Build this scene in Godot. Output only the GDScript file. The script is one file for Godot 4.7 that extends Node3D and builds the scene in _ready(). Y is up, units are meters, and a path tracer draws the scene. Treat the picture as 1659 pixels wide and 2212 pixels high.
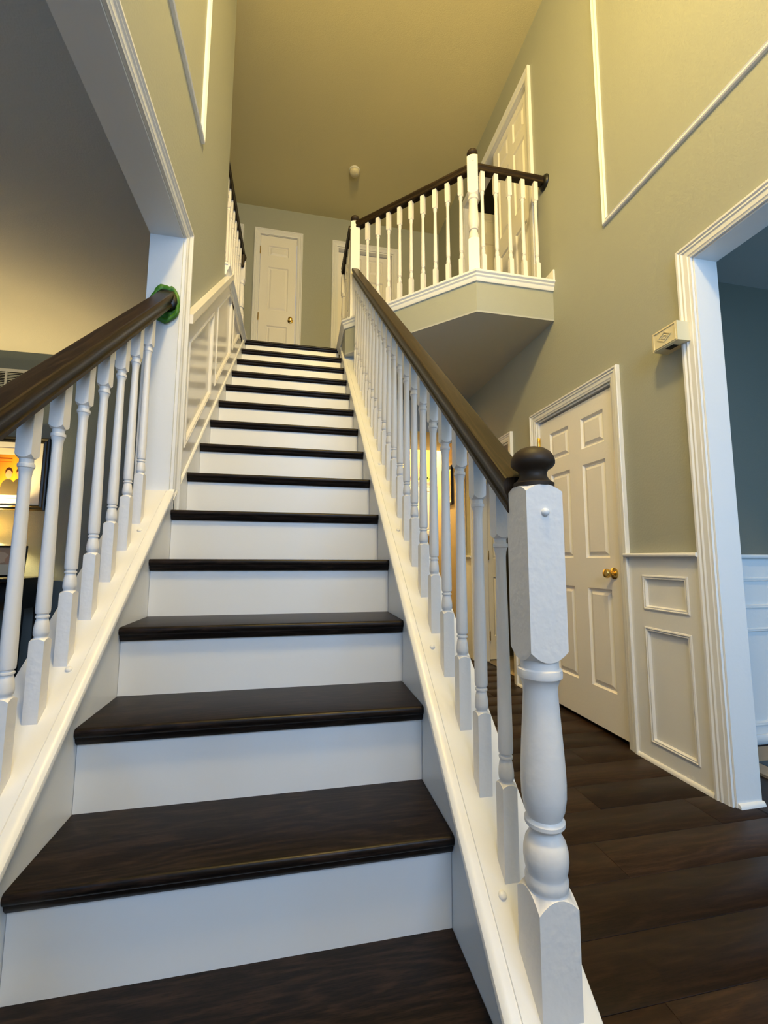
extends Node3D
# A two-storey stair hall. Units are metres, y is up, the stairs climb towards -z.

const RISE := 0.2033
const RUN := 0.2322
const SLOPE := 0.87554
const XL := -0.4284      # stair-side face of the left stringer
const XR := 0.4473       # stair-side face of the right stringer
const XWL := -0.4484     # stair-side face of the left wall
const XWL2 := -0.585     # living-room face of the left wall
const XWR := 1.8965      # hall face of the right wall
const XWR2 := 2.024      # far face of the right wall
const XBR := 0.520       # centre line of the right balustrade
const XBL := -0.497      # centre line of the left balustrade
const CAP := 0.080       # cap top above the nosing line
const Y2 := 3.0495       # upper floor
const YS := 2.756        # ground floor ceiling
const YC := 5.45         # upper ceiling
const ZB := -4.706       # upper back wall
const ZTOP := -3.483     # top nosing

var M := {}
var grp := 1
var rng := RandomNumberGenerator.new()
var baluster_mesh: ArrayMesh
var names := {}

func _ready() -> void:
	rng.seed = 7
	# ---- camera -------------------------------------------------------------
	var cam := Camera3D.new()
	cam.name = "camera"
	cam.position = Vector3(0.08431, 1.02157, 0.51417)
	cam.basis = Basis.from_euler(Vector3(0.1075364, -0.2005052, 0.0036848), EULER_ORDER_YXZ)
	cam.fov = rad_to_deg(2.0 * atan(1106.0 / 930.0))
	cam.near = 0.03
	cam.far = 60.0
	add_child(cam)
	cam.current = true
	# ---- sky, exposure --------------------------------------------------------
	var sm := ProceduralSkyMaterial.new()
	sm.sky_top_color = Color(0.42, 0.58, 0.85)
	sm.sky_horizon_color = Color(0.72, 0.82, 0.95)
	sm.ground_bottom_color = Color(0.25, 0.27, 0.25)
	sm.ground_horizon_color = Color(0.5, 0.55, 0.55)
	var sky := Sky.new()
	sky.sky_material = sm
	var env := Environment.new()
	env.background_mode = Environment.BG_SKY
	env.sky = sky
	env.tonemap_mode = Environment.TONE_MAPPER_LINEAR
	env.tonemap_exposure = 1.0
	env.sdfgi_enabled = true
	env.ssao_enabled = true
	env.ssil_enabled = true
	var we := WorldEnvironment.new()
	we.name = "world_environment"
	we.environment = env
	add_child(we)
	# ---- daylight through the windows behind the camera -----------------------
	area_light("daylight_entry", Vector3(0.75, 2.6, 2.10), Vector3(0, 0, -1), Vector2(1.6, 1.5), Color(0.70, 0.83, 1.0), 6.2)
	area_light("daylight_transom", Vector3(0.75, 4.1, 2.10), Vector3(0, 0, -1), Vector2(1.4, 0.9), Color(0.80, 0.89, 1.0), 0.25)
	area_light("daylight_living", Vector3(-2.1, 1.45, 2.10), Vector3(0, 0, -1), Vector2(1.8, 1.5), Color(0.58, 0.78, 1.0), 2.3)
	area_light("daylight_dining", Vector3(3.2, 1.15, 2.10), Vector3(0, 0, -1), Vector2(1.6, 1.2), Color(0.54, 0.78, 1.0), 5.4)
	build_materials()
	build_structure()
	build_doors()
	build_trim()
	build_stairs()
	build_balustrades()
	build_hall_things()
	build_living_room()
	build_kitchen()
	build_dining_room()
	build_lamps()

# ============================ basics ==========================================
func numbered(called: String) -> String:
	if not names.has(called):
		names[called] = 0
		return called
	names[called] += 1
	return "%s_%03d" % [called, names[called]]

func area_light(called: String, at: Vector3, dir: Vector3, size: Vector2, col: Color, energy: float) -> void:
	var l := AreaLight3D.new()
	l.name = called
	l.area_size = size
	l.light_color = col
	l.light_energy = energy
	l.shadow_enabled = true
	l.area_range = 14.0
	add_child(l)
	l.position = at
	l.basis = Basis.looking_at(dir, Vector3.UP if absf(dir.y) < 0.9 else Vector3.RIGHT)

func omni(called: String, at: Vector3, col: Color, energy: float, size: float) -> void:
	var l := OmniLight3D.new()
	l.name = called
	l.light_color = col
	l.light_energy = energy
	l.light_size = size
	l.omni_range = 14.0
	l.omni_attenuation = 2.0
	l.shadow_enabled = true
	add_child(l)
	l.position = at

func thing(called: String, label: String, category: String, at := Vector3.ZERO, group := "") -> Node3D:
	var o := Node3D.new()
	o.name = numbered(called)
	add_child(o)
	o.position = at
	tag(o, label, category, group)
	return o

func tag(o: Node, label: String, category: String, group := "") -> Node:
	o.set_meta("label", label)
	o.set_meta("category", category)
	if group != "":
		o.set_meta("group", group)
	return o

func struct_node(called: String, label := "", category := "") -> Node3D:
	var o := Node3D.new()
	o.name = called
	add_child(o)
	o.set_meta("kind", "structure")
	if label != "":
		tag(o, label, category)
	return o

func st_new() -> SurfaceTool:
	var st := SurfaceTool.new()
	st.begin(Mesh.PRIMITIVE_TRIANGLES)
	return st

func mesh_of(st: SurfaceTool) -> ArrayMesh:
	st.generate_normals()
	st.index()
	return st.commit()

func obj(called: String, st: SurfaceTool, m: Material, parent: Node3D = null) -> MeshInstance3D:
	return inst(called, mesh_of(st), m, parent)

func inst(called: String, mesh: Mesh, m: Material, parent: Node3D = null) -> MeshInstance3D:
	var o := MeshInstance3D.new()
	o.mesh = mesh
	o.material_override = m
	if parent:
		o.name = called
		parent.add_child(o, true)
	else:
		o.name = numbered(called)
		add_child(o, true)
	return o

func sobj(called: String, st: SurfaceTool, m: Material, label := "", category := "") -> MeshInstance3D:
	var o := inst(called, mesh_of(st), m)
	o.set_meta("kind", "structure")
	if label != "":
		tag(o, label, category)
	return o

func vtx(st: SurfaceTool, p: Vector3, uv: Vector2) -> void:
	st.set_uv(uv)
	st.add_vertex(p)

# a, b, c, d run counter-clockwise seen from outside
func quad(st: SurfaceTool, a: Vector3, b: Vector3, c: Vector3, d: Vector3, flip := false, ua := Vector2.ZERO, ub := Vector2.RIGHT, uc := Vector2.ONE, ud := Vector2.DOWN) -> void:
	if flip:
		vtx(st, a, ua); vtx(st, b, ub); vtx(st, c, uc)
		vtx(st, a, ua); vtx(st, c, uc); vtx(st, d, ud)
	else:
		vtx(st, a, ua); vtx(st, c, uc); vtx(st, b, ub)
		vtx(st, a, ua); vtx(st, d, ud); vtx(st, c, uc)

func next_group() -> void:
	grp += 1
	if grp > 2000000:
		grp = 1
	st_group = grp
var st_group := 1

# joins two rings with the same number of points; smooth over edges that turn less than crease degrees
func loft(st: SurfaceTool, a: PackedVector3Array, b: PackedVector3Array, caps := true, crease := 35.0, v0 := 0.0) -> void:
	var n := a.size()
	var ca := Vector3.ZERO
	for p in a: ca += p
	for p in b: ca += p
	ca /= float(2 * n)
	var s := 0.0
	for i in n:
		var j := (i + 1) % n
		var nn := (b[j] - a[i]).cross(b[i] - a[j])
		s += nn.dot((a[i] + a[j] + b[i] + b[j]) * 0.25 - ca)
	# for a convex ring s tells which way the quads face
	var flip := s < 0.0
	var u := 0.0
	next_group()
	for i in n:
		var j := (i + 1) % n
		var k := (i + 2) % n
		st.set_smooth_group(grp)
		var w := a[i].distance_to(a[j])
		var len_ab := a[i].distance_to(b[i])
		quad(st, a[i], a[j], b[j], b[i], flip, Vector2(u, v0), Vector2(u + w, v0), Vector2(u + w, v0 + len_ab), Vector2(u, v0 + len_ab))
		u += w
		var e1 := (a[j] - a[i])
		var e2 := (a[k] - a[j])
		if e1.angle_to(e2) > deg_to_rad(crease):
			next_group()
	if caps:
		cap(st, a, ca)
		cap(st, b, ca)

func cap(st: SurfaceTool, a: PackedVector3Array, inside: Vector3) -> void:
	var nrm := Vector3.ZERO
	for i in a.size():
		nrm += a[i].cross(a[(i + 1) % a.size()])
	if nrm.length() < 1e-12:
		return
	nrm = nrm.normalized()
	var ux := nrm.cross(Vector3.UP if absf(nrm.y) < 0.9 else Vector3.RIGHT).normalized()
	var uy := nrm.cross(ux)
	var p2 := PackedVector2Array()
	for p in a:
		p2.append(Vector2(p.dot(ux), p.dot(uy)))
	var tri := Geometry2D.triangulate_polygon(p2)
	st.set_smooth_group(-1)
	for t in range(0, tri.size(), 3):
		var p := a[tri[t]]
		var q := a[tri[t + 1]]
		var r := a[tri[t + 2]]
		# front faces run clockwise: the clockwise normal must point away from the inside
		var cw := (r - p).cross(q - p)
		if cw.dot(p - inside) < 0.0:
			vtx(st, p, p2[tri[t]]); vtx(st, r, p2[tri[t + 2]]); vtx(st, q, p2[tri[t + 1]])
		else:
			vtx(st, p, p2[tri[t]]); vtx(st, q, p2[tri[t + 1]]); vtx(st, r, p2[tri[t + 2]])

# a flat outline (points u, v) pushed from w0 to w1 along W
func extr(st: SurfaceTool, poly: PackedVector2Array, o: Vector3, U: Vector3, V: Vector3, W: Vector3, w0: float, w1: float, crease := 35.0) -> void:
	var a := PackedVector3Array()
	var b := PackedVector3Array()
	for p in poly:
		a.append(o + U * p.x + V * p.y + W * w0)
		b.append(o + U * p.x + V * p.y + W * w1)
	loft(st, a, b, true, crease)

# outline in (z, y), pushed along x
func slab_zy(st: SurfaceTool, poly: PackedVector2Array, x0: float, x1: float) -> void:
	extr(st, poly, Vector3.ZERO, Vector3(0, 0, 1), Vector3(0, 1, 0), Vector3(1, 0, 0), x0, x1)

func box(st: SurfaceTool, mn: Vector3, mx: Vector3, bev := 0.0) -> void:
	var d := mx - mn
	# long axis runs along the grain (v of the texture)
	var ax := 0
	if d.y > d.x and d.y >= d.z: ax = 1
	elif d.z > d.x: ax = 2
	var U := Vector3(0, 1, 0)
	var V := Vector3(0, 0, 1)
	var W := Vector3(1, 0, 0)
	if ax == 1:
		U = Vector3(0, 0, 1); V = Vector3(1, 0, 0); W = Vector3(0, 1, 0)
	elif ax == 2:
		U = Vector3(1, 0, 0); V = Vector3(0, 1, 0); W = Vector3(0, 0, 1)
	var u0 := mn.dot(U); var u1 := mx.dot(U); var v0 := mn.dot(V); var v1 := mx.dot(V)
	var p := PackedVector2Array()
	if bev <= 0.0:
		p = PackedVector2Array([Vector2(u0, v0), Vector2(u1, v0), Vector2(u1, v1), Vector2(u0, v1)])
	else:
		p = PackedVector2Array([Vector2(u0 + bev, v0), Vector2(u1 - bev, v0), Vector2(u1, v0 + bev), Vector2(u1, v1 - bev), Vector2(u1 - bev, v1), Vector2(u0 + bev, v1), Vector2(u0, v1 - bev), Vector2(u0, v0 + bev)])
	extr(st, p, Vector3.ZERO, U, V, W, mn.dot(W), mx.dot(W), 60.0)

# a slab in the plane (U, V) with rectangular openings, thickness along W
func slab_holes(st: SurfaceTool, r: Rect2, holes: Array, o: Vector3, U: Vector3, V: Vector3, W: Vector3, w0: float, w1: float) -> void:
	var us := [r.position.x, r.end.x]
	var vs := [r.position.y, r.end.y]
	for h in holes:
		us.append_array([h.position.x, h.end.x])
		vs.append_array([h.position.y, h.end.y])
	us.sort(); vs.sort()
	var cu: Array[float] = []
	var cv: Array[float] = []
	for x in us:
		if x >= r.position.x - 1e-6 and x <= r.end.x + 1e-6 and (cu.is_empty() or x - cu[-1] > 1e-5): cu.append(x)
	for x in vs:
		if x >= r.position.y - 1e-6 and x <= r.end.y + 1e-6 and (cv.is_empty() or x - cv[-1] > 1e-5): cv.append(x)
	var nu := cu.size() - 1
	var nv := cv.size() - 1
	var solid := {}
	for i in nu:
		for j in nv:
			var c := Vector2((cu[i] + cu[i + 1]) * 0.5, (cv[j] + cv[j + 1]) * 0.5)
			var ok := true
			for h in holes:
				if h.has_point(c): ok = false
			solid[Vector2i(i, j)] = ok
	var fl := U.cross(V).dot(W) < 0.0
	st.set_smooth_group(-1)
	for i in nu:
		for j in nv:
			if not solid[Vector2i(i, j)]: continue
			var a := o + U * cu[i] + V * cv[j]
			var b := o + U * cu[i + 1] + V * cv[j]
			var c2 := o + U * cu[i + 1] + V * cv[j + 1]
			var d := o + U * cu[i] + V * cv[j + 1]
			var lo := W * w0
			var hi := W * w1
			quad(st, a + hi, b + hi, c2 + hi, d + hi, fl)
			quad(st, a + lo, b + lo, c2 + lo, d + lo, not fl)
			if not solid.get(Vector2i(i - 1, j), false): quad(st, a + lo, a + hi, d + hi, d + lo, fl)
			if not solid.get(Vector2i(i + 1, j), false): quad(st, b + lo, b + hi, c2 + hi, c2 + lo, not fl)
			if not solid.get(Vector2i(i, j - 1), false): quad(st, a + lo, a + hi, b + hi, b + lo, not fl)
			if not solid.get(Vector2i(i, j + 1), false): quad(st, d + lo, d + hi, c2 + hi, c2 + lo, fl)

# a moulding of profile (u across from the line, v off the wall) along a polyline in the plane with normal N
func moulding(st: SurfaceTool, prof: PackedVector2Array, pts: PackedVector3Array, N: Vector3, closed := false, crease := 25.0) -> void:
	var n := pts.size()
	var rings: Array[PackedVector3Array] = []
	for i in n:
		var has_prev := closed or i > 0
		var has_next := closed or i < n - 1
		var dp := Vector3.ZERO
		var dn := Vector3.ZERO
		if has_prev: dp = (pts[i] - pts[(i - 1 + n) % n]).normalized()
		if has_next: dn = (pts[(i + 1) % n] - pts[i]).normalized()
		var sp := N.cross(dp)
		var sn := N.cross(dn)
		var m := Vector3.ZERO
		if has_prev and has_next: m = (sp + sn) / (1.0 + sp.dot(sn))
		elif has_prev: m = sp
		else: m = sn
		var ring := PackedVector3Array()
		for p in prof:
			ring.append(pts[i] + m * p.x + N * p.y)
		rings.append(ring)
	for i in (n if closed else n - 1):
		loft(st, rings[i], rings[(i + 1) % n], not closed and (i == 0 or i == n - 2), crease)

# a run of the same profile with given end frames (profile x -> U, y -> V)
func run(st: SurfaceTool, prof: PackedVector2Array, p0: Vector3, p1: Vector3, U: Vector3, V: Vector3, crease := 30.0) -> void:
	var a := PackedVector3Array()
	var b := PackedVector3Array()
	for p in prof:
		a.append(p0 + U * p.x + V * p.y)
		b.append(p1 + U * p.x + V * p.y)
	loft(st, a, b, true, crease)

func lathe(st: SurfaceTool, pts: Array, at: Vector3, axis := Vector3.UP, segs := 24) -> void:
	var ux := axis.cross(Vector3.FORWARD if absf(axis.z) < 0.9 else Vector3.RIGHT).normalized()
	var uy := axis.cross(ux).normalized()
	next_group()
	for k in pts.size() - 1:
		var p: Vector2 = pts[k]
		var q: Vector2 = pts[k + 1]
		if k > 0:
			var e0: Vector2 = p - pts[k - 1]
			if absf(e0.angle_to(q - p)) > deg_to_rad(40.0): next_group()
		st.set_smooth_group(grp)
		for i in segs:
			var t0 := TAU * i / segs
			var t1 := TAU * (i + 1) / segs
			var d0 := ux * cos(t0) + uy * sin(t0)
			var d1 := ux * cos(t1) + uy * sin(t1)
			var a := at + d0 * p.x + axis * p.y
			var b := at + d1 * p.x + axis * p.y
			var c := at + d1 * q.x + axis * q.y
			var d := at + d0 * q.x + axis * q.y
			quad(st, a, b, c, d, false, Vector2(t0 * 0.05, p.y), Vector2(t1 * 0.05, p.y), Vector2(t1 * 0.05, q.y), Vector2(t0 * 0.05, q.y))

# a turned post: rows are [kind, size, y, arc]: kind "s" square of half width size whose sides bow by arc, "c" circle of radius size
func post(st: SurfaceTool, rows: Array, at: Vector3, turn := 0.0, per := 5) -> void:
	var n := 4 * per
	var rings: Array[PackedVector3Array] = []
	for r in rows:
		var ring := PackedVector3Array()
		for i in n:
			var side := i / per
			var t := float(i % per) / per * 2.0 - 1.0
			var sq := Vector2(1.0, t).rotated(PI * 0.5 * side)
			var p: Vector3
			if r[0] == "s":
				p = Vector3(sq.x * r[1], r[2] + r[3] * (1.0 - t * t), sq.y * r[1])
			else:
				var d := sq.normalized()
				p = Vector3(d.x * r[1], r[2], d.y * r[1])
			ring.append(at + p.rotated(Vector3.UP, turn))
		rings.append(ring)
	next_group()
	for k in rings.size() - 1:
		var both_square: bool = rows[k][0] == "s" and rows[k + 1][0] == "s"
		if both_square or rows[k][0] != rows[k + 1][0]:
			next_group()
		elif k > 0 and rows[k - 1][0] == "c":
			var e0 := Vector2(rows[k][1] - rows[k - 1][1], rows[k][2] - rows[k - 1][2])
			var e1 := Vector2(rows[k + 1][1] - rows[k][1], rows[k + 1][2] - rows[k][2])
			if absf(e0.angle_to(e1)) > deg_to_rad(38.0): next_group()
		for i in n:
			if both_square and i % per == 0: next_group()
			st.set_smooth_group(grp)
			var j := (i + 1) % n
			quad(st, rings[k][i], rings[k][j], rings[k + 1][j], rings[k + 1][i], true)
	cap(st, rings[0], at + Vector3(0, (rows[0][2] + rows[-1][2]) * 0.5, 0))
	cap(st, rings[-1], at + Vector3(0, (rows[0][2] + rows[-1][2]) * 0.5, 0))

func inset(poly: PackedVector2Array, d: float) -> PackedVector2Array:
	var n := poly.size()
	var area := 0.0
	for i in n: area += poly[i].cross(poly[(i + 1) % n])
	var sg := signf(area)
	var out := PackedVector2Array()
	for i in n:
		var e0 := (poly[i] - poly[(i - 1 + n) % n]).normalized()
		var e1 := (poly[(i + 1) % n] - poly[i]).normalized()
		var n0 := Vector2(-e0.y, e0.x) * sg
		var n1 := Vector2(-e1.y, e1.x) * sg
		out.append(poly[i] + (n0 + n1) * d / (1.0 + n0.dot(n1)))
	return out

# a panel: rings of (inset, height off the plane) in from an outline, then a flat field
func panel(st: SurfaceTool, poly: PackedVector2Array, steps: Array, o: Vector3, U: Vector3, V: Vector3, N: Vector3) -> void:
	var n := poly.size()
	var prev := PackedVector3Array()
	var fl := false
	st.set_smooth_group(-1)
	for s in steps:
		var q := inset(poly, s.x)
		var ring := PackedVector3Array()
		for p in q: ring.append(o + U * p.x + V * p.y + N * s.y)
		if not prev.is_empty():
			for i in n:
				var j := (i + 1) % n
				var nn := (ring[j] - prev[i]).cross(ring[i] - prev[j])
				fl = nn.dot(N) < 0.0
				quad(st, prev[i], prev[j], ring[j], ring[i], fl)
		prev = ring
	var c := Vector3.ZERO
	for p in prev: c += p
	cap(st, prev, c / float(n) - N)

func rect_poly(u0: float, v0: float, u1: float, v1: float) -> PackedVector2Array:
	return PackedVector2Array([Vector2(u0, v0), Vector2(u1, v0), Vector2(u1, v1), Vector2(u0, v1)])

# ============================ materials =======================================
func paint(c: Color, rough := 0.5, spec := 0.5) -> StandardMaterial3D:
	var m := StandardMaterial3D.new()
	m.albedo_color = c
	m.roughness = rough
	m.metallic_specular = spec
	return m

func wood_image(w: int, h: int, dark: Color, light: Color, seed_: int, rings: float) -> Image:
	var n1 := FastNoiseLite.new()
	n1.seed = seed_
	n1.frequency = 0.012
	n1.fractal_octaves = 3
	var n2 := FastNoiseLite.new()
	n2.seed = seed_ + 11
	n2.frequency = 0.05
	var n3 := FastNoiseLite.new()
	n3.seed = seed_ + 23
	n3.frequency = 0.2
	var im := Image.create(w, h, false, Image.FORMAT_RGB8)
	for y in h:
		# wrap along the grain
		var a := TAU * y / h
		var cx := cos(a) * 22.0
		var cy := sin(a) * 22.0
		for x in w:
			var b := float(x)
			var v := n1.get_noise_3d(b * 0.8, cx, cy)
			var g := 0.5 + 0.5 * sin((v * rings + b * 0.10) * 2.2)
			var pore := n3.get_noise_3d(b * 6.0, cx * 0.9, cy * 0.9)
			var t := clampf(0.30 + 0.42 * g * g + 0.40 * n2.get_noise_3d(b * 3.0, cx, cy) - maxf(0.0, pore) * 1.1, 0.0, 1.0)
			im.set_pixel(x, y, dark.lerp(light, t))
	return im

func wood(im: ImageTexture, uv: Vector3, rough: float, tint := Color.WHITE) -> StandardMaterial3D:
	var m := StandardMaterial3D.new()
	m.albedo_texture = im
	m.metallic_specular = 0.32
	m.albedo_color = tint
	m.uv1_scale = uv
	m.roughness = rough
	return m

func bump_paint(c: Color, rough: float, freq: float, strength: float) -> StandardMaterial3D:
	var m := paint(c, rough)
	var n := FastNoiseLite.new()
	n.seed = 5
	n.frequency = freq
	n.fractal_octaves = 3
	var t := NoiseTexture2D.new()
	t.width = 256
	t.height = 256
	t.seamless = true
	t.as_normal_map = true
	t.bump_strength = strength
	t.noise = n
	m.normal_enabled = true
	m.normal_texture = t
	m.normal_scale = 0.25
	m.uv1_triplanar = true
	m.uv1_scale = Vector3(3, 3, 3)
	return m

func build_materials() -> void:
	M.wall = bump_paint(Color(0.64, 0.645, 0.59), 0.62, 0.08, 2.0)
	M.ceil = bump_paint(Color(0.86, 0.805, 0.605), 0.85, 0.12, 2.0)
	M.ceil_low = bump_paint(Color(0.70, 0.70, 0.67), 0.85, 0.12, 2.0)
	M.ceil_living = bump_paint(Color(0.86, 0.86, 0.84), 0.85, 0.12, 2.0)
	M.trim = bump_paint(Color(0.915, 0.91, 0.90), 0.34, 0.04, 1.0)
	M.gloss = paint(Color(0.90, 0.88, 0.85), 0.17)
	M.white = paint(Color(0.915, 0.91, 0.90), 0.36)
	M.post = bump_paint(Color(0.925, 0.905, 0.88), 0.36, 0.06, 1.5)
	M.door = bump_paint(Color(0.95, 0.93, 0.90), 0.42, 0.05, 1.0)
	M.teal = bump_paint(Color(0.46, 0.455, 0.40), 0.6, 0.08, 2.0)
	M.slate = bump_paint(Color(0.42, 0.46, 0.46), 0.6, 0.08, 2.0)
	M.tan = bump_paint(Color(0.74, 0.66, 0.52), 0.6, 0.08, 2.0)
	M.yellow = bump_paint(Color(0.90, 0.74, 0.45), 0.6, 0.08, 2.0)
	var stair_tex := ImageTexture.create_from_image(wood_image(256, 512, Color(0.062, 0.045, 0.037), Color(0.195, 0.145, 0.118), 3, 9.0))
	M.tread = wood(stair_tex, Vector3(3.2, 0.9, 1), 0.36)
	M.landing = wood(stair_tex, Vector3(3.2, 0.9, 1), 0.40)
	var rail_tex := ImageTexture.create_from_image(wood_image(256, 512, Color(0.13, 0.095, 0.058), Color(0.26, 0.195, 0.12), 9, 6.0))
	M.rail = wood(rail_tex, Vector3(5.0, 0.8, 1), 0.36)
	M.rail_flat = paint(Color(0.21, 0.165, 0.12), 0.5, 0.35)
	var floor_tex := ImageTexture.create_from_image(wood_image(256, 512, Color(0.125, 0.083, 0.05), Color(0.235, 0.163, 0.107), 31, 7.0))
	M.planks = []
	for k in 5:
		var f: float = [0.84, 1.0, 0.92, 1.08, 0.97][k]
		var m := wood(floor_tex, Vector3(2.6, 0.8, 1), 0.42, Color(f, f * 0.985, f * 0.96))
		m.uv1_offset = Vector3(0.17 * k, 0.31 * k, 0)
		M.planks.append(m)
	M.brass = paint(Color(0.90, 0.76, 0.44), 0.22)
	M.brass.metallic = 1.0
	M.black = paint(Color(0.035, 0.033, 0.035), 0.35)
	M.dark = paint(Color(0.05, 0.048, 0.045), 0.7)
	M.ivory = paint(Color(0.88, 0.83, 0.68), 0.45)
	M.green_tape = paint(Color(0.25, 0.47, 0.08), 0.5)
	M.plastic = paint(Color(0.90, 0.88, 0.82), 0.4)
	M.vent = paint(Color(0.80, 0.80, 0.77), 0.45)
	M.carpet = bump_paint(Color(0.64, 0.58, 0.50), 0.95, 0.3, 8.0)
	M.closet = paint(Color(0.30, 0.28, 0.24), 0.8)  # dark colour stands in for the shade inside the doorway
	M.navy = paint(Color(0.10, 0.17, 0.22), 0.5)
	M.glass = paint(Color(0.85, 0.92, 0.95, 0.12), 0.02)
	M.glass.transparency = BaseMaterial3D.TRANSPARENCY_ALPHA

# ============================ the shell =======================================
func build_structure() -> void:
	# ground floor: dark planks across the hall on a base
	var fl := struct_node("floor", "dark brown plank floor of the entry hall to the right of the stairs", "floor")
	var st := st_new()
	box(st, Vector3(-3.9, -0.12, -5.7), Vector3(4.2, -0.006, 2.4))
	obj("subfloor", st, M.dark, fl)
	var row := 0
	var z := 0.62
	while z > -4.0:
		var x: float = 0.46 - [0.10, 0.75, 0.42, 0.95, 0.28, 0.60][row % 6] * 1.22
		var col := 0
		while x < XWR:
			var x0 := maxf(x, -0.44 if z > -0.1 else 0.59)
			var x1 := minf(x + 1.22, XWR + 0.09)
			if x1 - x0 > 0.02:
				st = st_new()
				box(st, Vector3(x0 + 0.0006, -0.006, z - 0.178 + 0.0006), Vector3(x1 - 0.0006, 0.0, z - 0.0006), 0.0007)
				obj("plank", st, M.planks[(row * 3 + col * 2 + (row / 3)) % 5], fl)
			x += 1.22
			col += 1
		z -= 0.178
		row += 1
	st = st_new()
	box(st, Vector3(-3.9, -0.006, -5.7), Vector3(-0.60, 0.0, 2.2))
	obj("carpet", st, M.carpet, fl)
	st = st_new()
	box(st, Vector3(XWR2 - 0.05, -0.006, -5.7), Vector3(4.2, 0.0, 2.2))
	obj("side_room_floor", st, M.planks[2], fl)
	st = st_new()
	box(st, Vector3(XWR + 0.095, -0.0055, -3.85), Vector3(3.4, 0.001, -2.75))
	obj("threshold_floor", st, M.carpet, fl)
	# left wall with the wide opening to the living room
	st = st_new()
	slab_holes(st, Rect2(-5.2, 0, 5.2 + 2.2, YS), [Rect2(-1.44, -1, 2.6, 1 + 2.465)], Vector3.ZERO, Vector3(0, 0, 1), Vector3(0, 1, 0), Vector3(1, 0, 0), XWL2, XWL)
	slab_holes(st, Rect2(-2.43, YS, 2.43 + 2.2, YC - YS), [], Vector3.ZERO, Vector3(0, 0, 1), Vector3(0, 1, 0), Vector3(1, 0, 0), XWL2, XWL)
	slab_holes(st, Rect2(-3.55, YS, 3.55 - 2.43, Y2 - YS), [], Vector3.ZERO, Vector3(0, 0, 1), Vector3(0, 1, 0), Vector3(1, 0, 0), XWL2, XWL)
	sobj("wall_left", st, M.wall, "grey green wall left of the stairs above the wide living room opening", "wall")
	# right wall with its openings
	st = st_new()
	slab_holes(st, Rect2(-4.85, 0, 4.85 + 2.2, YC), [Rect2(-1.063, -1, 2.1, 1 + 2.45), Rect2(-2.44, -1, 0.81, 1 + 2.075), Rect2(-3.66, -1, 0.77, 1 + 2.05), Rect2(-3.80, Y2, 1.39, 2.02)], Vector3.ZERO, Vector3(0, 0, 1), Vector3(0, 1, 0), Vector3(1, 0, 0), XWR, XWR2)
	sobj("wall_right", st, M.wall, "tall grey green wall on the right with doors and a dining room opening", "wall")
	# upper back wall
	st = st_new()
	slab_holes(st, Rect2(-3.6, Y2, 3.6 + 3.6, YC - Y2), [Rect2(-0.452, Y2 - 1, 0.46, 1 + 2.028), Rect2(0.51, Y2 - 1, 0.75, 1 + 2.028), Rect2(-1.5, Y2 - 1, 0.78, 1 + 2.04)], Vector3.ZERO, Vector3(1, 0, 0), Vector3(0, 1, 0), Vector3(0, 0, -1), -ZB, -ZB + 0.13)
	sobj("wall_back", st, M.wall, "grey green back wall of the upper landing", "wall")
	# front wall behind the camera, with the entry glass
	st = st_new()
	slab_holes(st, Rect2(-3.75, 0, 8.0, YC), [Rect2(-0.1, 1.8, 1.7, 1.6), Rect2(0.0, 3.6, 1.5, 1.0), Rect2(-3.0, 0.7, 1.8, 1.5), Rect2(2.4, 0.5, 1.6, 1.3)], Vector3.ZERO, Vector3(1, 0, 0), Vector3(0, 1, 0), Vector3(0, 0, 1), 2.2, 2.34)
	sobj("wall_front", st, M.wall)
	var wn := 1
	for w in [Rect2(-0.1, 1.8, 1.7, 1.6), Rect2(0.0, 3.6, 1.5, 1.0), Rect2(-3.0, 0.7, 1.8, 1.5), Rect2(2.4, 0.5, 1.6, 1.3)]:
		var wo := struct_node("window_%d" % wn)
		wn += 1
		st = st_new()
		slab_holes(st, Rect2(w.position - Vector2(0.07, 0.07), w.size + Vector2(0.14, 0.14)), [w.grow(-0.03)], Vector3.ZERO, Vector3(1, 0, 0), Vector3(0, 1, 0), Vector3(0, 0, 1), 2.18, 2.26)
		obj("window_frame", st, M.white, wo)
		st = st_new()
		box(st, Vector3(w.position.x + 0.01, w.position.y + 0.01, 2.262), Vector3(w.end.x - 0.01, w.end.y - 0.01, 2.268))
		obj("pane", st, M.glass, wo)
	# living room shell
	st = st_new()
	box(st, Vector3(-3.75, 0, -3.66), Vector3(XWL2, YS, -3.522))
	sobj("wall_living_back", st, M.slate, "slate grey far wall of the living room seen through the left balusters", "wall")
	st = st_new()
	box(st, Vector3(-3.75, 0, -3.66), Vector3(-3.6, YC, 2.34))
	sobj("wall_living_side", st, M.slate)
	st = st_new()
	box(st, Vector3(-3.75, YS, -3.66), Vector3(XWL2, YS + 0.14, 2.34))
	sobj("ceiling_living", st, M.ceil_living, "grey living room ceiling with a warm lamp glow", "ceiling")
	# dining room shell
	st = st_new()
	box(st, Vector3(XWR2, 0, -1.69), Vector3(4.2, YS, -1.55))
	sobj("wall_dining_back", st, M.teal, "dark teal dining room wall seen through the right opening", "wall")
	st = st_new()
	box(st, Vector3(4.05, 0, -5.7), Vector3(4.2, YS, 2.34))
	sobj("wall_dining_side", st, M.teal)
	st = st_new()
	box(st, Vector3(XWR2, YS, -5.7), Vector3(4.2, YS + 0.14, 2.34))
	sobj("ceiling_dining", st, M.ceil_low)
	# back of the ground floor
	st = st_new()
	box(st, Vector3(-0.58, 0, -5.7), Vector3(4.2, YS, -5.40))
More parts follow.
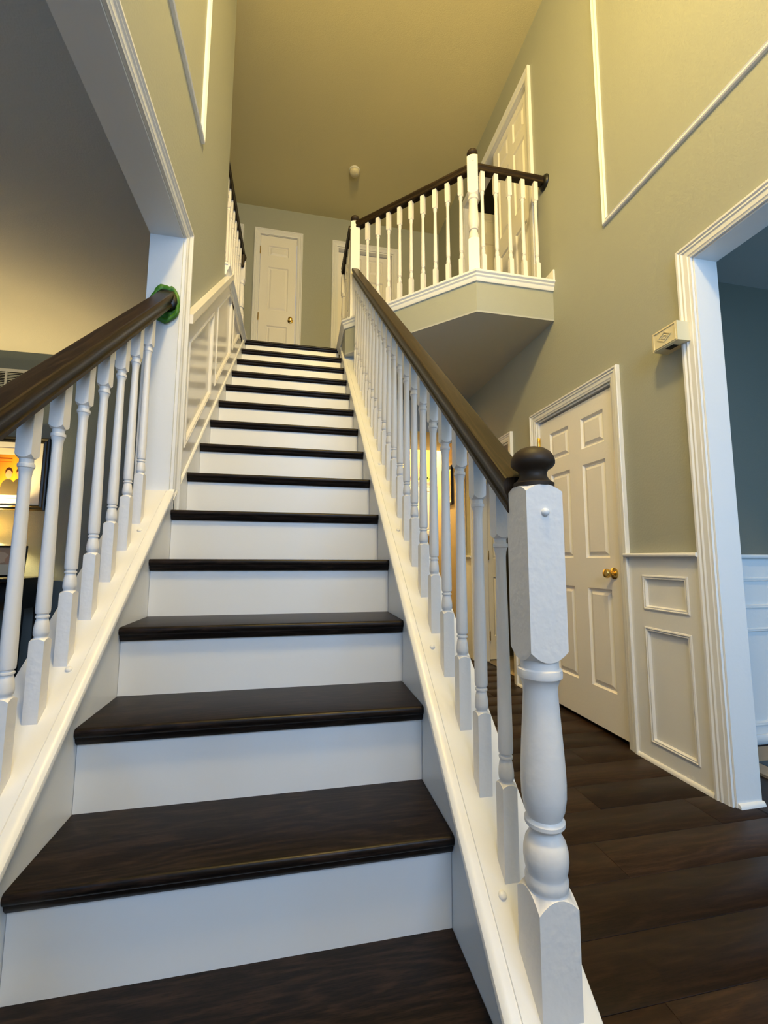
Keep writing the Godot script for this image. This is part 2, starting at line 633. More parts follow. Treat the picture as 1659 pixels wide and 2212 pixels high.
	sobj("wall_kitchen", st, M.yellow, "bright yellow kitchen wall glimpsed between the right balusters", "wall")
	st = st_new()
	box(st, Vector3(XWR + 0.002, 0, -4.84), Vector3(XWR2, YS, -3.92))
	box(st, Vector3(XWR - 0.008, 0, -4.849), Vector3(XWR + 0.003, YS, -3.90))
	sobj("wall_kitchen_side", st, M.tan, "wall at the end of the hall coloured tan for the kitchen light, holding a small framed picture", "wall")  # same hall wall; warm kitchen light is put into its tan colour
	st = st_new()
	box(st, Vector3(0.60, 2.41, -4.70), Vector3(XWR - 0.009, YS, -3.92))
	sobj("ceiling_soffit", st, M.ceil_low, "lowered soffit at the end of the hall before the kitchen", "ceiling")
	# upper floor slab: hall, balcony with its clipped corner, and the strip left of the stairwell
	var sl := struct_node("floor_upper", "upper floor landing with a clipped balcony corner over the hall", "floor")
	var plan := PackedVector2Array([Vector2(XWR, -2.165), Vector2(1.292, -2.165), Vector2(0.452, -3.005), Vector2(0.452, ZTOP - 0.022), Vector2(0.452, -5.4), Vector2(XWR, -5.4)])
	st = st_new()
	extr(st, plan, Vector3.ZERO, Vector3(1, 0, 0), Vector3(0, 0, 1), Vector3(0, 1, 0), YS + 0.012, Y2 - 0.02)
	obj("fascia", st, M.wall, sl)
	st = st_new()
	extr(st, plan, Vector3.ZERO, Vector3(1, 0, 0), Vector3(0, 0, 1), Vector3(0, 1, 0), YS, YS + 0.012)
	obj("soffit", st, M.ceil_low, sl)
	st = st_new()
	extr(st, plan, Vector3.ZERO, Vector3(1, 0, 0), Vector3(0, 0, 1), Vector3(0, 1, 0), Y2 - 0.02, Y2)
	obj("balcony_floor", st, M.landing, sl)
	st = st_new()
	box(st, Vector3(-0.46, Y2 - 0.294, -5.4), Vector3(0.452, Y2, ZTOP - 0.024))
	obj("landing_floor", st, M.landing, sl)
	st = st_new()
	box(st, Vector3(-3.6, Y2 - 0.12, -5.4), Vector3(XWL2 + 0.12, Y2, -2.44))
	obj("hall_floor", st, M.landing, sl)
	st = st_new()
	box(st, Vector3(XWR + 0.004, Y2 - 0.294, -5.4), Vector3(4.2, Y2, -2.2))
	obj("bedroom_floor", st, M.carpet, sl)
	# upper ceiling and closing walls
	st = st_new()
	box(st, Vector3(-3.75, YC, -4.84), Vector3(4.2, YC + 0.15, 2.34))
	sobj("ceiling", st, M.ceil, "high ceiling over the stair hall lit warm yellow", "ceiling")
	st = st_new()
	box(st, Vector3(-3.6, Y2, -2.43), Vector3(XWL2, YC, -2.30))
	sobj("wall_upper_left", st, M.wall)
	st = st_new()
	box(st, Vector3(XWR2, Y2, -2.30), Vector3(4.2, YC, -2.16))
	box(st, Vector3(4.06, Y2, -4.84), Vector3(4.2, YC, -2.16))
	sobj("wall_bedroom", st, M.tan)
	st = st_new()
	box(st, Vector3(XWR2, 0, -2.74), Vector3(3.5, YS, -2.62))
	box(st, Vector3(XWR2, 0, -3.95), Vector3(3.5, YS, -3.83))
	box(st, Vector3(3.4, 0, -3.95), Vector3(3.5, YS, -2.62))
	sobj("wall_closet", st, M.closet)
	# wall that closes the space under the top of the stairs
	st = st_new()
	slab_zy(st, PackedVector2Array([Vector2(-3.10, 0), Vector2(-5.4, 0), Vector2(-5.4, YS), Vector2(-3.10, YS)]), XR + 0.022, 0.60)
	sobj("wall_stair", st, M.wall)

const CASING: Array = [Vector2(0, 0), Vector2(0, 0.012), Vector2(0.010, 0.013), Vector2(0.014, 0.016), Vector2(0.034, 0.017), Vector2(0.040, 0.022), Vector2(0.050, 0.020), Vector2(0.056, 0.026), Vector2(0.066, 0.026), Vector2(0.068, 0.022), Vector2(0.068, 0)]

func scaled(prof: Array, s: float) -> PackedVector2Array:
	var out := PackedVector2Array()
	for p in prof: out.append(p * s)
	return out

func door_leaf(parent: Node3D, w: float, h: float, o: Vector3, U: Vector3, N: Vector3, cols: Array, rows: Array) -> MeshInstance3D:
	# o is the lower corner of the front face; the leaf lies behind it
	var st := st_new()
	var holes: Array = []
	for c in cols:
		for r in rows:
			holes.append(Rect2(c[0], r[0], c[1] - c[0], r[1] - r[0]))
	slab_holes(st, Rect2(0, 0, w, h), holes, o, U, Vector3.UP, N, -0.034, 0.0)
	var leaf := obj("leaf", st, M.door, parent)
	for hh in holes:
		st = st_new()
		panel(st, rect_poly(hh.position.x, hh.position.y, hh.end.x, hh.end.y), [Vector2(0, 0), Vector2(0.003, 0.0), Vector2(0.014, -0.013), Vector2(0.022, -0.013), Vector2(0.042, -0.002)], o, U, Vector3.UP, N)
		obj("panel", st, M.door, leaf)
	return leaf

func knob(parent: Node3D, at: Vector3, N: Vector3) -> void:
	var st := st_new()
	lathe(st, [Vector2(0.0, 0), Vector2(0.033, 0.0), Vector2(0.033, 0.004), Vector2(0.026, 0.008), Vector2(0.013, 0.011), Vector2(0.012, 0.026), Vector2(0.020, 0.034), Vector2(0.0265, 0.044), Vector2(0.0275, 0.052), Vector2(0.023, 0.062), Vector2(0.012, 0.067), Vector2(0.0, 0.068)], at, N, 24)
	obj("knob", st, M.brass, parent).set_meta("label", "round polished brass knob")

func hinge(parent: Node3D, at: Vector3, N: Vector3) -> void:
	var st := st_new()
	lathe(st, [Vector2(0, -0.05), Vector2(0.004, -0.05), Vector2(0.0065, -0.044), Vector2(0.0065, 0.044), Vector2(0.004, 0.05), Vector2(0, 0.05)], at + N * 0.006, Vector3.UP, 12)
	box(st, at + Vector3(-0.002, -0.043, -0.016), at + Vector3(0.003, 0.043, 0.016))
	obj("hinge", st, M.brass, parent)

func casing_u(parent: Node3D, a0: Vector3, a1: Vector3, b1: Vector3, b0: Vector3, N: Vector3, called := "casing") -> void:
	# from the foot of one jamb, up, across, down; the profile grows outwards
	var st := st_new()
	var pts := PackedVector3Array([a0, a1, b1, b0])
	var d := (a1 - a0).normalized()
	if N.cross(d).dot(b0 - a0) > 0.0:
		pts = PackedVector3Array([b0, b1, a1, a0])
	moulding(st, scaled(CASING, 1.0), pts, N)
	obj(called, st, M.trim, parent)

const ROWS: Array = [[0.225, 0.825], [1.005, 1.615], [1.715, 1.925]]

func build_doors() -> void:
	var NX := Vector3(-1, 0, 0)
	var UZ := Vector3(0, 0, -1)
	# door_1: the closed six panel door beside the newel
	var d1 := struct_node("door_1", "closed white six panel door in the right wall beside the newel post", "door")
	casing_u(d1, Vector3(XWR, 0, -1.628), Vector3(XWR, 2.078, -1.628), Vector3(XWR, 2.078, -2.442), Vector3(XWR, 0, -2.442), NX)
	var st := st_new()
	slab_holes(st, Rect2(-2.442, 0.0, 0.814, 2.078), [Rect2(-2.427, -1, 0.784, 1 + 2.063)], Vector3.ZERO, Vector3(0, 0, 1), Vector3(0, 1, 0), Vector3(1, 0, 0), XWR + 0.001, XWR2 - 0.001)
	obj("jamb", st, M.trim, d1)
	var lf := door_leaf(d1, 0.776, 2.028, Vector3(XWR + 0.014, 0.022, -1.647), UZ, NX, [[0.083, 0.303], [0.428, 0.655]], ROWS)
	knob(lf, Vector3(XWR + 0.014, 0.94, -1.705), NX)
	for y in [0.25, 1.06, 1.90]: hinge(d1, Vector3(XWR + 0.004, y, -2.426), NX)
	st = st_new()
	box(st, Vector3(XWR + 0.05, 0, -2.44), Vector3(XWR + 0.12, 2.07, -1.63))
	obj("backing", st, M.dark, d1)
	# door_2: doorway further back, its leaf swung into the room beyond
	var d2 := struct_node("door_2", "open doorway further along the right wall with its narrow beige leaf folded inwards", "door")
	casing_u(d2, Vector3(XWR, 0, -2.89), Vector3(XWR, 2.052, -2.89), Vector3(XWR, 2.052, -3.66), Vector3(XWR, 0, -3.66), NX)
	st = st_new()
	slab_holes(st, Rect2(-3.66, 0.0, 0.77, 2.052), [Rect2(-3.642, -1, 0.734, 1 + 2.034)], Vector3.ZERO, Vector3(0, 0, 1), Vector3(0, 1, 0), Vector3(1, 0, 0), XWR + 0.001, XWR2 - 0.001)
	obj("jamb", st, M.trim, d2)
	door_leaf(d2, 0.20, 2.02, Vector3(XWR2 + 0.012, 0.012, -3.665), Vector3(1, 0, 0), Vector3(0, 0, 1), [[0.05, 0.15]], ROWS)
	for y in [0.25, 1.06, 1.85]: hinge(d2, Vector3(XWR2 + 0.004, y, -3.648), Vector3(0, 0, 1))
	# door_3: double doors upstairs, one leaf open
	var d3 := struct_node("door_3", "upstairs double doorway high on the right wall, one six panel leaf shut", "door")
	casing_u(d3, Vector3(XWR, Y2, -2.425), Vector3(XWR, 5.055, -2.425), Vector3(XWR, 5.055, -3.79), Vector3(XWR, Y2, -3.79), NX)
	st = st_new()
	slab_holes(st, Rect2(-3.80, Y2, 1.39, 2.02), [Rect2(-3.785, Y2 - 1, 1.36, 1 + 2.0)], Vector3.ZERO, Vector3(0, 0, 1), Vector3(0, 1, 0), Vector3(1, 0, 0), XWR + 0.001, XWR2 - 0.001)
	obj("jamb", st, M.trim, d3)
	door_leaf(d3, 0.68, 1.99, Vector3(XWR + 0.03, Y2 + 0.008, -2.428), UZ, NX, [[0.10, 0.30], [0.38, 0.59]], ROWS)
	door_leaf(d3, 0.68, 1.99, Vector3(XWR2 + 0.01, Y2 + 0.008, -3.80), Vector3(1, 0, 0), Vector3(0, 0, 1), [[0.10, 0.30], [0.38, 0.59]], ROWS)
	# door_4: narrow closet door on the back wall
	var NZ := Vector3(0, 0, 1)
	var d4 := struct_node("door_4", "narrow white closet door with brass knob at the head of the stairs", "door")
	casing_u(d4, Vector3(-0.452, Y2, ZB), Vector3(-0.452, 5.077, ZB), Vector3(0.007, 5.077, ZB), Vector3(0.007, Y2, ZB), NZ)
	st = st_new()
	slab_holes(st, Rect2(-0.452, Y2, 0.459, 2.027), [Rect2(-0.447, Y2 - 1, 0.449, 1 + 2.022)], Vector3.ZERO, Vector3(1, 0, 0), Vector3(0, 1, 0), Vector3(0, 0, -1), -ZB + 0.001, -ZB + 0.12)
	obj("jamb", st, M.trim, d4)
	lf = door_leaf(d4, 0.443, 2.01, Vector3(-0.444, Y2 + 0.008, ZB - 0.006), Vector3(1, 0, 0), NZ, [[0.095, 0.348]], [[0.225, 0.825], [1.02, 1.60], [1.745, 1.885]])
	knob(lf, Vector3(-0.058, 3.965, ZB - 0.006), NZ)
	for y in [3.4, 3.98, 4.86]: hinge(d4, Vector3(-0.446, y, ZB), NZ)
	# door_5: wider door right of it, behind the top newel
	var d5 := struct_node("door_5", "white upstairs door half hidden behind the balcony railing", "door")
	casing_u(d5, Vector3(0.515, Y2, ZB), Vector3(0.515, 5.055, ZB), Vector3(1.258, 5.055, ZB), Vector3(1.258, Y2, ZB), NZ)
	st = st_new()
	slab_holes(st, Rect2(0.511, Y2, 0.748, 2.024), [Rect2(0.53, Y2 - 1, 0.712, 1 + 1.99)], Vector3.ZERO, Vector3(1, 0, 0), Vector3(0, 1, 0), Vector3(0, 0, -1), -ZB + 0.001, -ZB + 0.12)
	obj("jamb", st, M.trim, d5)
	door_leaf(d5, 0.706, 1.975, Vector3(0.533, Y2 + 0.008, ZB - 0.07), Vector3(1, 0, 0), NZ, [[0.10, 0.31], [0.395, 0.605]], ROWS)
	# door_6: only the edge of its casing shows left of the closet door
	var d6 := struct_node("door_6", "cased doorway on the upper back wall mostly hidden behind the left railing", "door")
	casing_u(d6, Vector3(-1.5, Y2, ZB), Vector3(-1.5, 5.088, ZB), Vector3(-0.722, 5.088, ZB), Vector3(-0.722, Y2, ZB), NZ)
	door_leaf(d6, 0.77, 2.02, Vector3(-1.496, Y2 + 0.008, ZB - 0.02), Vector3(1, 0, 0), NZ, [[0.10, 0.34], [0.43, 0.67]], ROWS)

# ============================ mouldings =======================================
const RAIL_CAP: Array = [Vector2(0, 0), Vector2(0.0, 0.030), Vector2(0.004, 0.036), Vector2(0.020, 0.036), Vector2(0.024, 0.030), Vector2(0.024, 0.0)]
const FRAME: Array = [Vector2(0, 0), Vector2(0.0, 0.010), Vector2(0.004, 0.014), Vector2(0.010, 0.010), Vector2(0.018, 0.012), Vector2(0.026, 0.018), Vector2(0.032, 0.014), Vector2(0.034, 0.0)]
const PANEL_STEPS: Array = [Vector2(-0.004, 0.0), Vector2(-0.002, 0.004), Vector2(0.004, 0.006), Vector2(0.009, 0.003), Vector2(0.014, 0.0035), Vector2(0.020, -0.010)]

func wainscot_board(parent: Node3D, z0: float, z1: float, holes: Array, x: float, N: float, y0: float, y1: float) -> void:
	# z0 > z1; flat board with recessed panels
	var st := st_new()
	slab_holes(st, Rect2(z1, y0, z0 - z1, y1 - y0), holes, Vector3.ZERO, Vector3(0, 0, 1), Vector3(0, 1, 0), Vector3(N, 0, 0), x * N, x * N + 0.011)
	var bd := obj("board", st, M.trim, parent)
	for h in holes:
		st = st_new()
		panel(st, rect_poly(h.position.x, h.position.y, h.end.x, h.end.y), PANEL_STEPS, Vector3(x + N * 0.011, 0, 0), Vector3(0, 0, 1), Vector3(0, 1, 0), Vector3(N, 0, 0))
		obj("panel", st, M.trim, bd)

func build_trim() -> void:
	var NX := Vector3(-1, 0, 0)
	# dining opening, right wall
	var t := struct_node("trim_1", "white casing and deep jamb round the dining room opening at right", "trim")
	casing_u(t, Vector3(XWR, 0, -1.063), Vector3(XWR, 2.45, -1.063), Vector3(XWR, 2.45, 1.037), Vector3(XWR, 0, 1.037), NX)
	var st := st_new()
	slab_holes(st, Rect2(-1.063, 0.0, 2.1, 2.45), [Rect2(-1.055, -1, 2.084, 1 + 2.442)], Vector3.ZERO, Vector3(0, 0, 1), Vector3(0, 1, 0), Vector3(1, 0, 0), XWR + 0.001, XWR2 + 0.002)
	obj("jamb", st, M.trim, t)
	st = st_new()
	var shoe := PackedVector2Array([Vector2(0, 0), Vector2(0.014, 0), Vector2(0.013, 0.008), Vector2(0.009, 0.015), Vector2(0.004, 0.018), Vector2(0, 0.018)])
	run(st, shoe, Vector3(XWR + 0.006, 0, -1.055), Vector3(XWR2 + 0.006, 0, -1.055), Vector3(0, 0, 1), Vector3.UP)
	obj("shoe", st, M.trim, t)
	# living room opening, left wall
	t = struct_node("trim_2", "white casing and jamb of the living room opening left of the stairs", "trim")
	casing_u(t, Vector3(XWL, 0, -1.44), Vector3(XWL, 2.465, -1.44), Vector3(XWL, 2.465, 1.16), Vector3(XWL, 0, 1.16), Vector3(1, 0, 0))
	st = st_new()
	slab_holes(st, Rect2(-1.44, 0.0, 2.6, 2.465), [Rect2(-1.432, -1, 2.584, 1 + 2.457)], Vector3.ZERO, Vector3(0, 0, 1), Vector3(0, 1, 0), Vector3(1, 0, 0), XWL2 - 0.002, XWL - 0.001)
	obj("jamb", st, M.trim, t)
	# picture frame mouldings on the tall walls
	t = struct_node("trim_3", "large rectangular picture frame moulding high on the right wall", "trim")
	st = st_new()
	moulding(st, scaled(FRAME, 1.0), PackedVector3Array([Vector3(XWR, 3.095, -1.585), Vector3(XWR, 5.1, -1.585), Vector3(XWR, 5.1, 0.9), Vector3(XWR, 3.095, 0.9)]), NX, true)
	obj("frame", st, M.trim, t)
	t = struct_node("trim_4", "rectangular picture frame moulding on the upper left wall", "trim")
	st = st_new()
	moulding(st, scaled(FRAME, 1.0), PackedVector3Array([Vector3(XWL, 3.19, -1.62), Vector3(XWL, 3.19, 0.9), Vector3(XWL, 5.1, 0.9), Vector3(XWL, 5.1, -1.62)]), Vector3(1, 0, 0), true)
	obj("frame", st, M.trim, t)
	# wainscot on the right wall between the opening and door_1
	t = struct_node("trim_5", "white two panel wainscot with cap between the dining opening and the door", "wainscot")
	wainscot_board(t, -1.13, -1.561, [Rect2(-1.468, 0.764, 0.266, 0.173), Rect2(-1.470, 0.10, 0.268, 0.57)], XWR, -1.0, 0.0, 1.04)
	st = st_new()
	box(st, Vector3(XWR - 0.036, 1.034, -1.575), Vector3(XWR, 1.054, -1.128), 0.004)
	obj("cap_rail", st, M.trim, t)
	st = st_new()
	run(st, shoe, Vector3(XWR - 0.011, 0, -1.565), Vector3(XWR - 0.011, 0, -1.135), Vector3(-1, 0, 0), Vector3.UP)
	obj("shoe", st, M.trim, t)
	# wainscot between door_1 and door_2
	t = struct_node("trim_6", "short white wainscot panel between the two doors on the right wall", "wainscot")
	wainscot_board(t, -2.508, -2.824, [Rect2(-2.755, 0.764, 0.18, 0.173), Rect2(-2.755, 0.10, 0.18, 0.57)], XWR, -1.0, 0.0, 1.04)
	st = st_new()
	box(st, Vector3(XWR - 0.036, 1.034, -2.824), Vector3(XWR, 1.054, -2.508), 0.004)
	obj("cap_rail", st, M.trim, t)
	st = st_new()
	run(st, shoe, Vector3(XWR - 0.011, 0, -2.824), Vector3(XWR - 0.011, 0, -2.508), Vector3(-1, 0, 0), Vector3.UP)
	obj("shoe", st, M.trim, t)
	t = struct_node("trim_7", "narrow strip of white wainscot at the far end of the hall", "wainscot")
	wainscot_board(t, -3.728, -3.90, [], XWR, -1.0, 0.0, 1.04)
	st = st_new()
	box(st, Vector3(XWR - 0.034, 1.034, -3.90), Vector3(XWR, 1.054, -3.728), 0.004)
	obj("cap_rail", st, M.trim, t)
	# sloping wainscot on the left wall of the stairs
	t = struct_node("trim_8", "glossy white sloping wainscot with three panels on the left stair wall", "wainscot")
	var xb := XWL + 0.012
	var a := func(z: float, up: float) -> Vector2: return Vector2(z, up - SLOPE * z)
	var strips: Array = [[-1.507, -3.50, -0.05, 0.148]]
	for s in [[-1.507, -1.582], [-2.095, -2.215], [-2.712, -2.822]]:
		strips.append([s[0], s[1], 0.148, 0.655])
	strips.append([-1.507, -2.66, 0.655, 0.79])
	for s in strips:
		var p := PackedVector2Array([a.call(s[0], s[2]), a.call(s[1], s[2]), a.call(s[1], s[3]), a.call(s[0], s[3])])
		if s[3] - SLOPE * s[1] > 2.96:
			var cl := Geometry2D.intersect_polygons(p, rect_poly(-4, 0, 0, 2.965))
			if cl.is_empty(): continue
			p = cl[0]
		st = st_new()
		slab_zy(st, p, XWL - 0.002, xb)
		obj("board", st, M.gloss, t)
	var cells: Array = [[-1.582, -2.095], [-2.215, -2.712], [-2.822, -3.36]]
	for c in cells:
		var p := PackedVector2Array([a.call(c[0], 0.148), a.call(c[1], 0.148), a.call(c[1], 0.655), a.call(c[0], 0.655)])
		if 0.655 - SLOPE * c[1] > 2.9:
			p = Geometry2D.intersect_polygons(p, rect_poly(-4, 0, 0, 2.93))[0]
		st = st_new()
		panel(st, p, PANEL_STEPS, Vector3(xb, 0, 0), Vector3(0, 0, 1), Vector3(0, 1, 0), Vector3(1, 0, 0))
		obj("panel", st, M.gloss, t)
	st = st_new()
	slab_zy(st, PackedVector2Array([Vector2(-2.67, 2.93), Vector2(-3.46, 2.93), Vector2(-3.46, 2.99), Vector2(-2.6, 2.99)]), XWL - 0.002, xb)
	obj("board", st, M.gloss, t)
	st = st_new()
	slab_zy(st, PackedVector2Array([a.call(-1.508, 0.775), a.call(-2.60, 0.775), a.call(-2.60, 0.82), a.call(-1.508, 0.82)]), XWL, XWL + 0.040)
	obj("cap_rail", st, M.gloss, t)
	# edge trim of the upper floor: left of the stairwell, and round the balcony
	t = struct_node("trim_9", "white edge moulding of the upper floor along the left of the stairwell", "trim")
	var edge := PackedVector2Array([Vector2(0, 0), Vector2(0.010, 0), Vector2(0.014, 0.012), Vector2(0.016, 0.030), Vector2(0.024, 0.040), Vector2(0.024, 0.052), Vector2(0.034, 0.062), Vector2(0.034, 0.078), Vector2(0, 0.078)])
	st = st_new()
	run(st, edge, Vector3(XWL, Y2 - 0.07, -2.44), Vector3(XWL, Y2 - 0.07, ZTOP), Vector3(1, 0, 0), Vector3.UP)
	box(st, Vector3(XWL2, Y2, ZTOP - 0.05), Vector3(XWL + 0.02, Y2 + 0.012, -2.432))
	obj("edge", st, M.trim, t)
	t = struct_node("trim_10", "white edge moulding round the balcony above the grey fascia", "trim")
	st = st_new()
	var path := PackedVector3Array([Vector3(XWR, Y2 - 0.066, -2.165), Vector3(1.292, Y2 - 0.066, -2.165), Vector3(0.452, Y2 - 0.066, -3.005), Vector3(0.452, Y2 - 0.066, ZTOP)])
	var eprof := PackedVector2Array()
	for p in edge: eprof.append(Vector2(p.x, p.y * 0.95))
	moulding_up(st, eprof, path)
	obj("edge", st, M.trim, t)
	st = st_new()
	var top := PackedVector2Array([Vector2(XWR, -2.145), Vector2(1.285, -2.145), Vector2(0.434, -2.996), Vector2(0.434, -3.48), Vector2(0.56, -3.48), Vector2(0.56, -3.04), Vector2(1.33, -2.27), Vector2(XWR, -2.27)])
	extr(st, top, Vector3.ZERO, Vector3(1, 0, 0), Vector3(0, 0, 1), Vector3(0, 1, 0), Y2, Y2 + 0.010)
	obj("top_board", st, M.trim, t)
	t = struct_node("baseboard_right", "white baseboard on the upper right wall at the balcony", "baseboard")
	st = st_new()
	box(st, Vector3(XWR - 0.014, Y2, -2.355), Vector3(XWR, Y2 + 0.09, -2.135), 0.003)
	obj("board", st, M.trim, t)

# profile (u outwards on the left of the walk direction, v up) along a level path
func moulding_up(st: SurfaceTool, prof: PackedVector2Array, pts: PackedVector3Array) -> void:
	var rings: Array[PackedVector3Array] = []
	var n := pts.size()
	for i in n:
		var dp := (pts[i] - pts[maxi(i - 1, 0)]).normalized()
		var dn := (pts[mini(i + 1, n - 1)] - pts[i]).normalized()
		var sp := dp.cross(Vector3.UP)
		var sn := dn.cross(Vector3.UP)
		var m := sn if i == 0 else sp
		if i > 0 and i < n - 1: m = (sp + sn) / (1.0 + sp.dot(sn))
		m = -m
		var ring := PackedVector3Array()
		for p in prof: ring.append(pts[i] - m * -p.x + Vector3.UP * p.y)
		rings.append(ring)
	for i in n - 1:
		loft(st, rings[i], rings[i + 1], i == 0 or i == n - 2, 25.0)

# ============================ staircase =======================================
func nose(z: float) -> float:
	return -z * SLOPE

func build_stairs() -> void:
	var s := thing("staircase", "white staircase with dark stained oak treads climbing to the landing", "staircase")
	var o := 0.0198
	# tread profile in (z, y) relative to the nosing front and tread top; +x of the profile points to the camera
	var tp := PackedVector2Array([Vector2(-0.262, 0), Vector2(-0.009, 0), Vector2(-0.004, -0.0015), Vector2(-0.001, -0.005), Vector2(0, -0.011), Vector2(-0.001, -0.017), Vector2(-0.004, -0.0215), Vector2(-0.0075, -0.024), Vector2(-0.0085, -0.028), Vector2(-0.010, -0.033), Vector2(-0.0135, -0.038), Vector2(-0.016, -0.0415), Vector2(-0.0235, -0.0415), Vector2(-0.0235, -0.024), Vector2(-0.262, -0.024)])
	var mt: ArrayMesh = null
	for i in range(1, 16):
		var p := Vector3(0, i * RISE, -i * RUN)
		if i < 15:
			if mt == null:
				var st := st_new()
				extr(st, tp, Vector3.ZERO, Vector3(0, 0, 1), Vector3(0, 1, 0), Vector3(1, 0, 0), XL + 0.001, XR - 0.001, 40.0)
				mt = mesh_of(st)
			var tr := inst("tread", mt, M.tread, s)
			tr.position = p
		else:
			var st := st_new()
			var ln := PackedVector2Array()
			for q in tp: ln.append(Vector2(maxf(q.x, -0.10), q.y))
			extr(st, ln, Vector3.ZERO, Vector3(0, 0, 1), Vector3(0, 1, 0), Vector3(1, 0, 0), XL - 0.012, XR - 0.001, 40.0)
			inst("landing_nosing", mesh_of(st), M.tread, s).position = p
		var st2 := st_new()
		box(st2, Vector3(XL + 0.001, (i - 1) * RISE + 0.0, p.z - o - 0.016), Vector3(XR - 0.001, i * RISE - 0.024, p.z - o - 0.003))
		obj("riser", st2, M.white, s)
	# stringers: closed boards with a sloping cap
	var zr0 := 0.05
	var st := st_new()
	slab_zy(st, PackedVector2Array([Vector2(zr0, 0.0), Vector2(-3.09, 0.0), Vector2(-3.09, nose(-3.09) + 0.05), Vector2(zr0, nose(zr0) + 0.05)]), XR, 0.585)
	obj("stringer", st, M.white, s)
	st = st_new()
	slab_zy(st, PackedVector2Array([Vector2(-3.08, 2.2), Vector2(-3.50, 2.6), Vector2(-3.50, Y2 - 0.294), Vector2(-3.40, nose(-3.40) + 0.02), Vector2(-3.08, nose(-3.08) + 0.05)]), XR, XR + 0.02)
	obj("stringer", st, M.white, s)
	st = st_new()
	slab_zy(st, PackedVector2Array([Vector2(zr0, 0.0), Vector2(-1.44, 0.0), Vector2(-1.44, nose(-1.44) + 0.05), Vector2(zr0, nose(zr0) + 0.05)]), -0.565, XL)
	obj("stringer", st, M.white, s)
	# skirt board of the upper flight on the left wall
	st = st_new()
	slab_zy(st, PackedVector2Array([Vector2(-1.43, nose(-1.43) - 0.30), Vector2(-3.50, nose(-3.50) - 0.30), Vector2(-3.50, Y2 - 0.06), Vector2(-3.40, nose(-3.40) + 0.016), Vector2(-1.43, nose(-1.43) + 0.016)]), XWL - 0.001, XL)
	obj("skirt_board", st, M.white, s)
	# caps: profile across (x) and square to the slope (v)
	var sl := Vector3(0, SLOPE, -1).normalized()
	var up := Vector3(0, 1, SLOPE).normalized()
	var k := up.y
	var cp := PackedVector2Array([Vector2(0.006, 0.035), Vector2(-0.004, 0.038), Vector2(-0.010, 0.045), Vector2(-0.011, 0.052), Vector2(-0.008, 0.059), Vector2(-0.002, 0.0635), Vector2(0.010, 0.0645), Vector2(0.012, CAP * k), Vector2(0.152, CAP * k), Vector2(0.162, CAP * k - 0.004), Vector2(0.165, CAP * k - 0.012), Vector2(0.160, 0.038), Vector2(0.130, 0.035)])
	# a fine groove parts the rounded inner bead from the flat
	cp = PackedVector2Array([Vector2(0.006, 0.030), Vector2(-0.003, 0.032), Vector2(-0.009, 0.038), Vector2(-0.011, 0.046), Vector2(-0.009, 0.053), Vector2(-0.004, CAP * k - 0.003), Vector2(0.004, CAP * k), Vector2(0.0165, CAP * k), Vector2(0.0175, CAP * k - 0.003), Vector2(0.0190, CAP * k - 0.003), Vector2(0.020, CAP * k), Vector2(0.150, CAP * k), Vector2(0.158, CAP * k - 0.003), Vector2(0.162, CAP * k - 0.010), Vector2(0.160, 0.034), Vector2(0.130, 0.030)])
	st = st_new()
	run(st, cp, Vector3(XR, 0, 0) - sl * 0.10, Vector3(XR, 0, 0) + sl * 4.47, Vector3(1, 0, 0), up, 30.0)
	obj("stringer_cap", st, M.trim, s)
	st = st_new()
	run(st, cp, Vector3(XL, 0, 0) - sl * 0.10, Vector3(XL, 0, 0) + sl * 1.90, Vector3(-1, 0, 0), up, 30.0)
	obj("stringer_cap", st, M.trim, s)
	# thin cove that carries the cap line up along the wainscot
	st = st_new()
	var cv := PackedVector2Array([Vector2(0, 0.0), Vector2(0.008, 0.002), Vector2(0.010, 0.010), Vector2(0.006, 0.016), Vector2(0.0, 0.018)])
	run(st, cv, Vector3(XL - 0.008, 0, 0) + sl * 1.905, Vector3(XL - 0.008, 0, 0) + sl * 4.60, Vector3(1, 0, 0), up)
	obj("skirt_bead", st, M.trim, s)
	for pl in [[XR + 0.047, -0.333], [XR + 0.049, -0.771], [XR + 0.047, -1.208], [XR + 0.047, -1.628], [XL - 0.045, -0.752], [XL - 0.044, -1.187]]:
		st = st_new()
		lathe(st, [Vector2(0.0085, -0.002), Vector2(0.0085, 0.0005), Vector2(0.0075, 0.0035), Vector2(0.0045, 0.0055), Vector2(0.0, 0.006)], Vector3(pl[0], CAP + nose(pl[1]), pl[1]), up, 16)
		obj("wood_plug", st, M.white, s)

